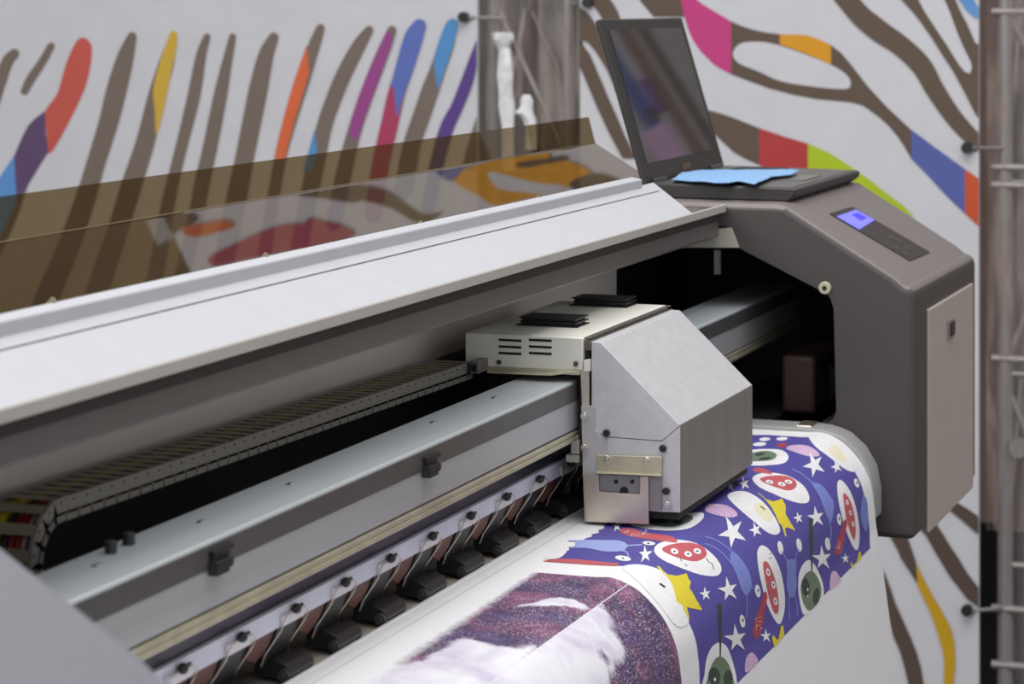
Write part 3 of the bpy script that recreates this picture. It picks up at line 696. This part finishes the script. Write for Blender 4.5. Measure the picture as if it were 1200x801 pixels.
for i in range(len(PF)):
    d = (PF[min(i+1,len(PF)-1)]-PF[max(i-1,0)]).normalized(); VN.append(Vector((-d.y, d.x)))   # (y,h)
VN = [n if n.y < 0 or n.x < 0 else -n for n in VN]
def surf(u, v, off=0):
    v = min(max(v,0),ARC[-1]); i = 0
    while i < len(ARC)-2 and ARC[i+1] < v: i += 1
    t = (v-ARC[i])/(ARC[i+1]-ARC[i]); p = PF[i].lerp(PF[i+1],t); n = VN[i].lerp(VN[i+1],t).normalized()
    p = p+n*off
    return Vector((u,p.x,CH-p.y))
def unproject(px, py):
    r = ray(px,py); best = None
    for i in range(len(PF)-1):
        p,q = PF[i],PF[i+1]; dy,dh = q.x-p.x,q.y-p.y
        ry,rh = r[1],-r[2]
        det = ry*(-dh)+dy*rh
        if abs(det) < 1e-12: continue
        t = (p.x*(-dh)+dy*p.y)/det; w = (ry*p.y-rh*p.x)/det
        if -1e-6 <= w <= 1+1e-6 and t > 0 and (best is None or t < best[0]): best = (t, r[0]*t, ARC[i]+w*(ARC[i+1]-ARC[i]))
    if best is None:
        t = CH and (HT/(-r[2])); return (r[0]*t, (.8475-r[1]*t))
    return best[1:]
PC = dict(paper=None, galaxy=None, blue=(88,82,164), white=(247,246,247), red=(202,98,106), dred=(184,72,86), yel=(232,214,60), pink=(222,190,222), green=(116,134,112),
          dgreen=(58,74,66), slug=(126,140,212), slugl=(164,178,234), pale=(244,238,206), ink=(40,36,44), lpink=(204,160,206))
PM = {}
for k,v in PC.items():
    if v: PM[k] = mat('print_'+k, v, .5, noise=.04, nscale=70)
PM['paper'] = PAPER
def galaxy():
    m = bpy.data.materials.new('print_galaxy'); m.use_nodes = True; nt = m.node_tree; b = nt.nodes['Principled BSDF']; b.inputs['Roughness'].default_value = .5
    N_ = nt.nodes.new; L_ = nt.links.new
    uv = N_('ShaderNodeUVMap'); uv.uv_map = 'UVMap'
    def noise(scale, det=6, dist=0, off=(0,0,0), st=(1,1,1)):
        mp = N_('ShaderNodeMapping'); mp.inputs['Location'].default_value = off; mp.inputs['Scale'].default_value = st; L_(uv.outputs[0], mp.inputs[0])
        n = N_('ShaderNodeTexNoise'); n.inputs['Scale'].default_value = scale; n.inputs['Detail'].default_value = det; n.inputs['Distortion'].default_value = dist; n.inputs['Roughness'].default_value = .65
        L_(mp.outputs[0], n.inputs[0]); return n.outputs[0]
    def ramp(fac, els):
        r = N_('ShaderNodeValToRGB'); r.color_ramp.elements[0].position = els[0][0]; r.color_ramp.elements[0].color = els[0][1]
        r.color_ramp.elements[1].position = els[-1][0]; r.color_ramp.elements[1].color = els[-1][1]
        for p,c in els[1:-1]: e = r.color_ramp.elements.new(p); e.color = c
        L_(fac, r.inputs[0]); return r.outputs[0]
    def mix(f, a, c):
        x = N_('ShaderNodeMix'); x.data_type = 'RGBA'; L_(f, x.inputs[0])
        for v,s_ in ((a,x.inputs[6]),(c,x.inputs[7])):
            if isinstance(v, tuple): s_.default_value = v
            else: L_(v, s_)
        return x.outputs[2]
    def mth(op, a, c=None, clamp=False):
        x = N_('ShaderNodeMath'); x.operation = op; x.use_clamp = clamp
        for v,i in ((a,0),(c,1)):
            if v is None: continue
            if isinstance(v,(int,float)): x.inputs[i].default_value = v
            else: L_(v, x.inputs[i])
        return x.outputs[0]
    base = ramp(noise(11,8,.9), [(.30,rgb((78,70,114))),(.42,rgb((106,88,138))),(.5,rgb((106,86,122))),(.58,rgb((152,98,136))),(.68,rgb((204,150,172)))])
    dark = ramp(noise(30,6,.4,(3,1,0)), [(.35,(.30,.26,.36,1)),(.7,(1,1,1,1))])
    mm = N_('ShaderNodeMix'); mm.data_type = 'RGBA'; mm.blend_type = 'MULTIPLY'; mm.inputs[0].default_value = .8; L_(base, mm.inputs[6]); L_(dark, mm.inputs[7])
    col = mm.outputs[2]
    # paler clouds, driven by the vertex attribute 'cloud' plus noise
    at = N_('ShaderNodeAttribute'); at.attribute_name = 'cloud'
    cl = mth('ADD', mth('MULTIPLY', at.outputs['Fac'], 1.0), mth('MULTIPLY', mth('SUBTRACT', noise(7,8,1.2,(7,2,0)), .5), 2.6))
    clr = ramp(cl, [(.40,(0,0,0,1)),(.62,(1,1,1,1))])
    cloudc = ramp(noise(14,5,.5,(1,9,0)), [(.35,rgb((206,200,222))),(.6,rgb((240,240,246)))])
    col = mix(clr, col, cloudc)
    # stars
    vo = N_('ShaderNodeTexVoronoi'); vo.inputs['Scale'].default_value = 420; L_(uv.outputs[0], vo.inputs['Vector'])
    st = ramp(vo.outputs['Distance'], [(.12,(1,1,1,1)),(.38,(0,0,0,1))])
    dens = ramp(noise(22,4,0,(5,5,0)), [(.36,(.15,.15,.15,1)),(.56,(1,1,1,1))])
    sm = mth('MULTIPLY', st, dens)
    col = mix(sm, col, rgb((250,226,232)))
    # soft unfinished rear edge of the print
    af = N_('ShaderNodeAttribute'); af.attribute_name = 'fade'
    fd = ramp(mth('ADD', af.outputs['Fac'], mth('MULTIPLY', mth('SUBTRACT', noise(120,3,0,(0,0,0),(.8,1,1)), .5), .55)), [(.25,(1,1,1,1)),(.75,(0,0,0,1))])
    col = mix(fd, col, rgb((247,247,249)))
    L_(col, b.inputs['Base Color']); return m
PM['galaxy'] = galaxy()
PK = list(PC)
pbm = bmesh.new(); uvl = pbm.loops.layers.uv.new('UVMap'); cla = pbm.verts.layers.float.new('cloud'); fal = pbm.verts.layers.float.new('fade')
UL, UR = 1.21, 3.1
def add_uv_faces(tmp, mi, off, fn=None, sm=True):
    mp = {}
    for v in tmp.verts:
        nv = pbm.verts.new(surf(v.co.x, v.co.y, off)); mp[v] = nv
        nv[fal] = 1.0
        if fn: nv[cla], nv[fal] = fn(v.co.x, v.co.y)
    for f in tmp.faces:
        try: nf = pbm.faces.new([mp[v] for v in f.verts])
        except ValueError: continue
        nf.material_index = mi; nf.smooth = sm
        for l, v in zip(nf.loops, f.verts): l[uvl].uv = (v.co.x, v.co.y)
    tmp.free()
def slice_v(tmp):
    vs = [v.co.y for v in tmp.verts]; lo, hi = min(vs), max(vs)
    for a_ in ARC:
        if lo < a_ < hi: bmesh.ops.bisect_plane(tmp, geom=tmp.verts[:]+tmp.edges[:]+tmp.faces[:], plane_co=(0,a_,0), plane_no=(0,1,0))
def grid(u0,u1,v0,v1,nu,mi,off,fn=None,fine=0):
    tmp = bmesh.new(); vsx = [v0]+[x for x in ARC if v0 < x < v1]+[v1]
    if fine:
        vsx = sorted(set(vsx+[v0+(v1-v0)*k/fine for k in range(1,fine)]))
    g = [[tmp.verts.new((u0+(u1-u0)*i/nu,v,0)) for v in vsx] for i in range(nu+1)]
    for i in range(nu):
        for j in range(len(vsx)-1): tmp.faces.new((g[i][j],g[i+1][j],g[i+1][j+1],g[i][j+1]))
    add_uv_faces(tmp, mi, off, fn)
LAYER = [0]
def deco(k, poly):                      # polygon seen in the photo -> lies on the sheet
    pts = [unproject(*p) for p in poly]
    LAYER[0] += 1; off = .00022+.0000022*LAYER[0]
    tmp = bmesh.new(); vs = [tmp.verts.new((u,v,0)) for u,v in pts]
    try: tmp.faces.new(vs).normal_update()
    except ValueError: tmp.free(); return
    bmesh.ops.triangulate(tmp, faces=tmp.faces[:]); slice_v(tmp)
    add_uv_faces(tmp, PK.index(k), off, None, False)
grid(UL,UR,0,ARC[-1],1,PK.index('paper'),0)
# galaxy prints
gu1 = unproject(700,676)[0]; gv0 = unproject(560,705)[1]; gvd = unproject(690,717)[1]; gcorner = unproject(613,672)
def sstep(a_, b_, x):
    t = min(max((x-a_)/(b_-a_),0),1); return t*t*(3-2*t)
gu0 = UL+.02
def XG(pts): return [unproject(440+x/3.158, 650+y/3.158) for x,y in pts]
CLOUD = [XG([(340,200),(420,190),(520,185),(600,175),(640,155),(690,155),(760,190),(600,192),(480,198)]),
         XG([(-60,420),(110,397),(190,377),(250,332),(320,300),(390,312),(450,330),(520,338),(590,322),(640,300),(560,400),(450,500),(200,620),(-200,560)]),
         XG([(560,300),(700,225),(775,180),(818,178),(832,230),(850,280),(880,300),(908,350),(890,372),(830,332),(795,330),(830,385),(868,415),(870,477),(860,600),(700,800),(100,750),(380,440)])]
def sdist(p, poly):
    ins = False; best = 9
    for i in range(len(poly)):
        a_, b_ = poly[i], poly[(i+1)%len(poly)]
        if (a_[1] > p[1]) != (b_[1] > p[1]) and p[0] < (b_[0]-a_[0])*(p[1]-a_[1])/(b_[1]-a_[1])+a_[0]: ins = not ins
        dx,dy = b_[0]-a_[0], b_[1]-a_[1]; L2 = dx*dx+dy*dy
        t = 0 if L2 == 0 else min(1,max(0,((p[0]-a_[0])*dx+(p[1]-a_[1])*dy)/L2))
        best = min(best, math.hypot(p[0]-a_[0]-t*dx, p[1]-a_[1]-t*dy))
    return best if ins else -best
def gal_fn(u, v):
    c_ = max(sdist((u,v),CLOUD[0])/.012, sdist((u,v),CLOUD[1])/.022) if v < gvd else sdist((u,v),CLOUD[2])/.02
    c_ = .5+.6*max(-1,min(1,c_))
    if u < 1.86: c_ = 1.2
    f = sstep(-.002,.022+.035*max(0,2.25-u),v-gv0)
    return c_, f
grid(gu0,gu1,gv0-.004,gvd-.0006,150,PK.index('galaxy'),.0002,gal_fn,40)
grid(gu0,gu1,gvd+.0004,ARC[-1]*.8,110,PK.index('galaxy'),.0002,gal_fn,110)
PM['seam'] = mat('print_seam',(205,205,208),.5); PK.append('seam')
grid(UL,UR,.0185,.0197,1,PK.index('seam'),.0001)
# critter print
def X9(pts): return [(800+x/3, 534+y/3) for x,y in pts]
def X12(pts): return [(840+x/5.341, 490+y/5.341) for x,y in pts]
def X13(pts): return [(840+x/4.427, 620+y/4.427) for x,y in pts]
def X14(pts): return [(640+x/4.195, 610+y/4.195) for x,y in pts]
def S(p, n=3): return smooth_closed(p, n)
deco('blue', [(645,656),(650,653),(650,651),(658,649),(658,646.5),(667,644.5),(667,641.5),(677,639),(676,636),(685,634),(685,631),(694,628.5),(693,626),(702,624),(701,621),(708,619),(708,616),(760,580),(820,543),(880,509.5),(900,509.5),(925,511),(947,512),(975,535),(990,547),(1001,552),(1008,565),(1013,583),(1017,602),(1019,622),(1019.5,642),(985,677),(950,713),(905,759),(863,801),(840,826),(823,840),(821,815),(819,777),(816,753),(807,729),(792,698),(781,674),(764,666),(730,663),(700,660),(670,658)])
def star(cx, cy, r, rot=0, n=5):
    out = []
    for k in range(2*n):
        R_ = r*((1.08 if k%4 == 0 else .92) if k%2 == 0 else .36); t = math.radians(rot)+math.pi*k/n-math.pi/2
        out.append((cx+R_*.85*math.cos(t), cy+R_*1.05*math.sin(t)))
    deco('white', out)
# ovals with faces
deco('white', S(X12([(130,225),(215,198),(330,192),(410,200),(447,235),(430,275),(350,292),(200,294),(120,260)])))
deco('green', S(X12([(140,235),(220,215),(300,203),(360,215),(375,238),(340,262),(240,270),(150,262)])))
for x,y,w,h in ((268,225,34,9),(300,252,40,9)): deco('dgreen', ell(840+x/5.341,490+y/5.341,w/5.341,h/5.341,-8))
for x,y,w,h in ((300,131,35,11),(268,162,42,12),(408,128,36,11),(190,132,20,10),(190,160,18,10)): deco('white', ell(840+x/5.341,490+y/5.341,w/5.341,h/5.341,-4))
deco('dred', S(X12([(375,165),(420,155),(440,170),(420,180),(385,180)])))
deco('pink', S(X12([(435,190),(470,168),(560,170),(620,200),(642,235),(570,237),(490,212)])))
deco('pink', S(X12([(-60,540),(0,537),(60,545),(110,575),(128,608),(80,620),(0,605),(-70,580)])))
for pts in ([(0,550),(60,572),(95,608)],[(-30,553),(30,580),(60,612)],[(-50,570),(0,592),(20,604)],[(30,545),(90,572),(115,600)]): deco('lpink', stroke([(*p,.5) for p in X12(pts)],(False,False),3))
deco('white', S(X12([(575,118),(610,95),(650,92),(720,110),(800,170),(860,250),(888,310),(850,335),(790,310),(700,240),(620,180)])))
deco('pale', S(X12([(700,190),(740,165),(790,220),(810,275),(770,265),(720,230)])))
deco('white', S(X12([(222,380),(255,350),(340,340),(450,362),(540,420),(578,490),(560,530),(480,522),(360,475),(265,430)])))
deco('red', S(X12([(225,320),(270,308),(330,330),(345,350),(300,345),(240,335)])))
deco('red', S(X12([(268,380),(330,360),(430,360),(490,390),(496,430),(450,452),(380,436),(310,410)])))
for x,y in ((330,398),(405,412),(448,397)): deco('white', ell(840+x/5.341,490+y/5.341,4.6,2.2,12)); deco('ink', ell(840+x/5.341,490+(y+2)/5.341,1.1,.9))
deco('white', S(X12([(66,490),(100,462),(180,458),(260,500),(330,570),(392,680),(380,725),(320,716),(230,645),(130,560)])))
deco('pale', S(X12([(230,540),(280,530),(340,590),(350,640),(300,640),(250,590)])))
deco('yel', X12([(250,465),(265,470),(305,505),(350,520),(385,512),(405,500),(430,545),(430,600),(462,655),(492,705),(440,680),(425,690),(435,740),(425,735),(405,672),(385,650),(365,600),(340,555)]))
deco('ink', stroke([(*p,.7) for p in X12([(272,552),(288,560),(296,572)])],(True,True),3))
deco('white', S(X12([(755,400),(780,388),(830,450),(870,560),(892,700),(885,810),(860,815),(820,735),(780,610),(755,480)])))
deco('red', S(X12([(790,470),(820,490),(850,560),(868,680),(862,755),(845,740),(812,640),(795,540)])))
deco('dred', S(X12([(800,630),(815,660),(800,720),(790,800),(760,850),(735,850),(745,790),(775,700)])))
for x,y in ((815,525),(835,590),(852,660)): deco('white', ell(840+x/5.341,490+y/5.341,1.6,3,-15)); deco('ink', ell(840+x/5.341,490+y/5.341,.6,1.2))
deco('white', S(X13([(210,110),(235,83),(275,110),(320,190),(345,290),(352,400),(330,487),(300,470),(260,390),(230,280),(212,180)])))
deco('red', S(X13([(238,180),(262,170),(295,240),(315,330),(320,420),(300,437),(275,380),(255,290)])))
deco('dred', S(X13([(245,322),(262,350),(242,440),(235,510),(205,568),(184,530),(200,460),(225,400)])))
for x,y in ((265,222),(292,287),(303,372)): deco('white', ell(840+x/4.427,620+y/4.427,2.2,4.6,-12)); deco('ink', ell(840+x/4.427,620+y/4.427,.8,2,-12))
for k in range(16):
    deco('white', ell(840+(212+random.uniform(-14,20))/4.427, 620+(500+random.uniform(-50,50))/4.427, .5,.6,0,8))
    deco('white', ell(800+(548+random.uniform(-10,12))/3, 534+(318+random.uniform(-26,26))/3, .45,.55,0,8))
deco('ink', stroke([(*p,.4) for p in X13([(270,152),(283,146)])],(True,True),2)); deco('ink', stroke([(*p,.4) for p in X13([(272,128),(280,124)])],(True,True),2))
deco('white', S(X13([(420,290),(430,210),(470,158),(510,190),(545,270),(552,345),(520,385),(455,447),(430,380)])))
deco('dgreen', stroke([(*p,w) for p,w in zip(X13([(487,-60),(488,40),(490,120),(491,200),(490,240)]),(2.4,2.2,1.6,.9,.7))],(False,False),3))
deco('green', S(X13([(434,290),(455,235),(490,215),(522,250),(541,310),(530,370),(480,422),(450,390),(437,340)])))
deco('dgreen', ell(840+460/4.427,620+300/4.427,4.6,11,-6)); deco('dgreen', ell(840+514/4.427,620+345/4.427,3.8,10,8))
deco('white', ell(840+470/4.427,620+312/4.427,.9,1.8)); deco('white', ell(840+470/4.427,620+345/4.427,.7,1.2))
deco('white', S(X9([(72,830),(75,770),(82,715),(102,670),(132,655),(160,680),(182,750),(190,800),(190,830)])))
deco('dgreen', stroke([(*p,w) for p,w in zip(X9([(128,520),(130,600),(131,670),(130,720)]),(2.6,2,1.1,.8))],(False,False),3))
deco('green', S(X9([(80,840),(88,775),(105,725),(130,703),(160,730),(178,790),(180,840)])))
deco('dgreen', ell(800+110/3,534+775/3,7,11,-6)); deco('dgreen', ell(800+158/3,534+782/3,5.5,10,6))
deco('white', ell(800+112/3,534+785/3,1.3,2.2))
# left red face, dotted tail
deco('white', S(X14([(530,150),(555,112),(640,94),(740,113),(820,168),(860,230),(840,270),(760,266),(660,232),(570,192)])))
deco('red', S(X14([(365,42),(420,38),(480,58),(560,68),(620,80),(645,108),(560,100),(440,82),(375,65)])))
deco('red', S(X14([(568,140),(610,118),(700,108),(770,128),(788,170),(740,200),(670,190),(600,165)])))
for x,y in ((630,151),(697,164),(742,150)): deco('white', ell(640+x/4.195,610+y/4.195,4.6,3.2,20)); deco('ink', ell(640+x/4.195,610+y/4.195,1.3,1.1))
for k in range(22): deco('white', ell(640+(445+random.uniform(-60,60))/4.195, 610+(62+random.uniform(-16,14))/4.195,.8,.35,0,8))
deco('ink', stroke([(*p,.4) for p in X14([(660,185),(663,200)])],(True,True),2)); deco('ink', stroke([(*p,.4) for p in X14([(785,185),(800,205),(815,212),(822,240)])],(True,True),2)); deco('ink', stroke([(*p,.4) for p in X14([(680,215),(692,222)])],(True,True),2))
deco('white', S(X14([(415,20),(500,42),(600,50),(690,42),(745,15),(775,-20),(740,-40),(480,-20)])))
deco('green', S(X14([(470,-5),(520,22),(610,32),(690,15),(720,-20),(600,-40),(480,-20)])))
for x,y,w,h in ((560,5,40,9),(650,8,24,9)): deco('dgreen', ell(640+x/4.195,610+y/4.195,w/4.195,h/4.195,-4))
deco('red', X14([(-20,200),(40,188),(150,190),(260,202),(360,210),(350,222),(200,216),(60,206)]))
deco('white', S(X14([(-10,185),(20,190),(70,182),(103,150),(95,130),(60,130),(0,160)])))
deco('slugl', S(X14([(150,100),(205,95),(300,97),(365,100),(400,122),(375,150),(290,152),(215,138),(150,128)])))
deco('slugl', stroke([(*p,.8) for p in X14([(390,125),(430,122),(470,120)])],(True,True),3)); deco('slugl', stroke([(*p,.8) for p in X14([(365,145),(395,155),(405,175)])],(True,True),3))
for x,y in ((215,100),(210,132)): deco('slugl', stroke([(*p,.7) for p in X14([(110,y),(x,y)])],(True,True),3))
deco('white', ell(640+505/4.195,610+112/4.195,7.5,2.3,5)); deco('white', ell(640+378/4.195,610+186/4.195,9.5,3,8))
deco('ink', ell(640+503/4.195,610+113/4.195,1.6,.9)); deco('ink', ell(640+378/4.195,610+186/4.195,1.3,.9))
deco('white', S(X14([(375,232),(440,216),(520,228),(600,268),(650,350),(672,430),(700,500),(640,520),(560,420),(450,300)])))
deco('yel', X14([(540,225),(555,225),(585,263),(640,272),(680,262),(688,258),(700,290),(710,300),(702,330),(735,385),(765,440),(720,432),(690,425),(703,485),(695,482),(665,415),(640,400),(620,320),(600,285),(575,262)]))
deco('ink', stroke([(*p,1.2) for p in X14([(560,312),(572,320),(580,326)])],(True,True),3))
# slugs
deco('slug', S(X13([(75,115),(120,150),(165,220),(178,298),(150,345),(125,310),(95,220),(68,165)])))
for pts in ([(-60,40),(0,60),(70,110),(100,150)],[(-60,75),(10,110),(75,180),(100,230)],[(150,335),(155,400),(150,450),(140,465)],[(170,290),(190,310),(205,335)]): deco('slug', stroke([(*p,.7) for p in X13(pts)],(True,True),3))
for x,y in ((210,320),(130,475),(328,97),(425,82),(573,75)): deco('white', ell(840+x/4.427,620+y/4.427,3.1,7.6,-8)); deco('ink', ell(840+(x+3)/4.427,620+(y-4)/4.427,.9,2))
deco('slug', S(X13([(358,165),(385,155),(410,165),(408,230),(412,290),(400,345),(375,352),(358,290),(362,220)])))
for pts in ([(330,115),(350,140),(365,170)],[(422,105),(408,135),(402,170)],[(370,345),(372,400),(375,470)],[(400,345),(412,400),(415,450)],[(570,100),(585,60),(590,0)]): deco('slug', stroke([(*p,.6) for p in X13(pts)],(True,True),3))
deco('slug', S(X12([(590,405),(650,418),(700,475),(730,540),(712,650),(680,600),(640,490)])))
deco('slug', stroke([(*p,.7) for p in X12([(470,320),(530,350),(590,400),(630,450)])],(True,True),3)); deco('slug', stroke([(*p,.7) for p in X12([(700,640),(712,700),(708,760)])],(True,True),3))
deco('white', ell(840+763/5.341,490+632/5.341,2.4,7,-6)); deco('white', ell(840+872/5.341,490+405/5.341,2.6,5.4,-18)); deco('ink', ell(840+765/5.341,490+628/5.341,.8,2)); deco('ink', ell(840+876/5.341,490+402/5.341,.8,1.8))
deco('slug', S(X12([(915,480),(938,520),(945,650),(925,710),(898,620),(902,520)])))
deco('white', ell(840+508/5.341,490+782/5.341,2.6,6,-6)); deco('white', ell(840+392/5.341,490+800/5.341,2.8,6,-10)); deco('white', ell(840+690/5.341,490+785/5.341,2.4,6,4))
# pink shells, yellow tips
deco('pink', S(X13([(143,740),(150,665),(180,638),(205,665),(210,688),(175,725)]))); deco('pink', S(X13([(583,310),(590,230),(613,216),(636,250),(638,272),(605,300)])))
for pts in ([(150,690),(180,680),(205,690)],[(148,715),(170,705),(188,710)],[(152,665),(180,657),(200,668)]): deco('lpink', stroke([(*p,.5) for p in X13(pts)],(False,False),3))
deco('yel', X13([(283,560),(290,548),(310,572),(318,565),(330,500),(342,498),(347,545),(350,548),(322,582),(295,612)])); deco('yel', X13([(690,165),(705,185),(722,170),(736,115),(744,118),(748,150),(720,178),(696,203)]))
for cx,cy,r_,ro in ((954,545,15,-25),(980,547,8,-20),(872,567,8,-15),(856,570,6,0),(956,606,12,-10),(935,607,7,-15),(858,624,19,-28),(885,621,9,-20),(963,654,14,-5),(853,691,14,-12),(826,696,8,-10),(862,748,16,-8),(897,745,8,-5),(990,654,6,-5),(756,650,10,70),(723,617,7,70)): star(cx,cy,r_,ro)
me = bpy.data.meshes.new('printed_sheet'); pbm.to_mesh(me); pbm.free()
po = bpy.data.objects.new('printed_sheet', me); COL.objects.link(po)
for k in PK: me.materials.append(PM[k])
tag(po, 'white media sheet over the platen printed with galaxy and space creatures', 'print')

# ================================================================== LAPTOP AND CLOTH
LX0, LX1 = 3.197, 3.578
LT = empty('laptop', (3.39,.87,CH-.2556), 'open black laptop standing on top of the grey right housing', 'laptop')
a = MB(); a.prism([(.975,.2553),(.975,.2375),(.968,.2360),(.778,.2385),(.7735,.2410),(.7760,.2480),(.785,.2553)], LX0, LX1); lb_ = a.build('base', LAPB, LT, .002)
a = MB(); a.prism([(.955,.2369),(.955,.2360),(.783,.2380),(.783,.2389)], LX0+.008, LX1-.008); a.build('keyboard_deck', LAPK, lb_)
KEYM = mat('key_black',(40,39,38),.5)
a = MB()
for r_ in range(5):
    for c_ in range(14):
        x0 = LX0+.02+c_*.0243; y0 = .872+r_*.0145; h_ = .2362+(.955-y0)*.0116
        a.boxh(x0,x0+.021,y0,y0+.012,h_+.0006,h_-.0016)
a.build('keyboard', KEYM, lb_)
a = MB(); a.boxh(LX0+.13,LX0+.23,.795,.85,.2382,.2366); a.build('touchpad', mat('touchpad_grey',(112,110,106),.4), lb_)
a = MB(); a.box(LX0+.07,LX0+.10,.9,.93,0,0) if False else None
top = (1.0364,.0224); bot = (.972,.238)
d = Vector((top[0]-bot[0], top[1]-bot[1])).normalized(); nf = Vector((d.y, -d.x))      # front normal in (y,h)
if nf.x > 0: nf = -nf
def scr(t, x, o): 
    L_ = (Vector(top)-Vector(bot)).length; p = Vector(bot)+d*(t*L_)+nf*o; return Vector((x,p.x,CH-p.y))
a = MB(); a.slab([scr(t,x,0) for t,x in ((0,LX0),(0,LX1),(1,LX1),(1,LX0))], scr(0,0,-.009)-scr(0,0,0)); sl = a.build('screen_lid', LAPB, LT, .0025)
a = MB(); a.slab([scr(t,x,.0008) for t,x in ((.12,LX0+.02),(.12,LX1-.02),(.93,LX1-.02),(.93,LX0+.02))], scr(0,0,-.001)-scr(0,0,0)); a.build('display', GLASSY, sl, smooth=False)
for x in (LX0+.05, LX1-.05):
    a = MB(); a.cyl((x-.03,.973,CH-.2375),(x+.03,.973,CH-.2375),.0055,14); a.build('hinge', LAPB, LT)
a = MB(); p = scr(.055,(LX0+LX1)/2,.0006); a.box(p.x-.018,p.x+.018,p.y-.001,p.y+.001,p.z-.004,p.z+.004); a.build('badge_plate', mat('badge_copper',(150,120,90),.3,.5), sl)
# cloth
out = S([(787,212),(799,204),(824,200.5),(865,200.5),(908,200),(937,201),(927,206),(905,208),(896,212),(884,217),(866,214),(846,216),(821,214)],1)
a = MB(); tmp = bmesh.new()
vs = [tmp.verts.new(PH(x,y,.2335)) for x,y in out]; tmp.faces.new(vs); 
xs = [v.co.x for v in tmp.verts]; ys = [v.co.y for v in tmp.verts]
for k in range(1,40):
    bmesh.ops.bisect_plane(tmp, geom=tmp.verts[:]+tmp.edges[:]+tmp.faces[:], plane_co=(min(xs)+(max(xs)-min(xs))*k/40,0,0), plane_no=(1,0,0))
for k in range(1,24):
    bmesh.ops.bisect_plane(tmp, geom=tmp.verts[:]+tmp.edges[:]+tmp.faces[:], plane_co=(0,min(ys)+(max(ys)-min(ys))*k/24,0), plane_no=(0,1,0))
from mathutils import noise as mn
for v in tmp.verts: v.co.z += .0006+.0022*abs(mn.noise(Vector((v.co.x*22,v.co.y*22,3))))
bmesh.ops.recalc_face_normals(tmp, faces=tmp.faces)
me = bpy.data.meshes.new('cleaning_cloth'); tmp.to_mesh(me); tmp.free(); co = bpy.data.objects.new('cleaning_cloth', me); COL.objects.link(co); me.materials.append(CLOTHB)
so = co.modifiers.new('s','SOLIDIFY'); so.thickness = .0012; so.offset = 1
for p in me.polygons: p.use_smooth = True
tag(co, 'light blue cloth lying on the keyboard of the open laptop', 'cloth')

# ================================================================== LIGHT AND CAMERA
w = bpy.data.worlds.new('hall'); sc.world = w; w.use_nodes = True
bg = w.node_tree.nodes['Background']; bg.inputs[0].default_value = (.80,.80,.84,1); bg.inputs[1].default_value = .70
def area(name, loc, rot, sx, sy, power, col=(1,1,1)):
    l = bpy.data.lights.new(name, 'AREA'); l.shape = 'RECTANGLE'; l.size = sx; l.size_y = sy; l.energy = power; l.color = col
    o = bpy.data.objects.new(name, l); COL.objects.link(o); o.location = loc; o.rotation_euler = rot; return o
area('ceiling_light', (2.2,.6,4.3), (0,0,0), 3.2, 2.6, 98, (1,.985,.97))
area('hall_light', (-1.6,2.2,3.2), (0, math.radians(-58), math.radians(-15)), 2.2, 2.0, 75, (1,.98,.95))
cam = bpy.data.cameras.new('camera'); co_ = bpy.data.objects.new('camera', cam); COL.objects.link(co_)
cam.sensor_width = 36; cam.lens = F/1200*36; cam.shift_y = -(400.5-2)/1200; cam.clip_start = .05
co_.location = (0,0,CH)
fw = Vector((CT,ST,0)); co_.rotation_euler = fw.to_track_quat('-Z','Y').to_euler()
cam.dof.use_dof = True; cam.dof.focus_distance = 2.6; cam.dof.aperture_fstop = 11
sc.camera = co_
sc.view_settings.view_transform = 'Standard'; sc.view_settings.look = 'None'
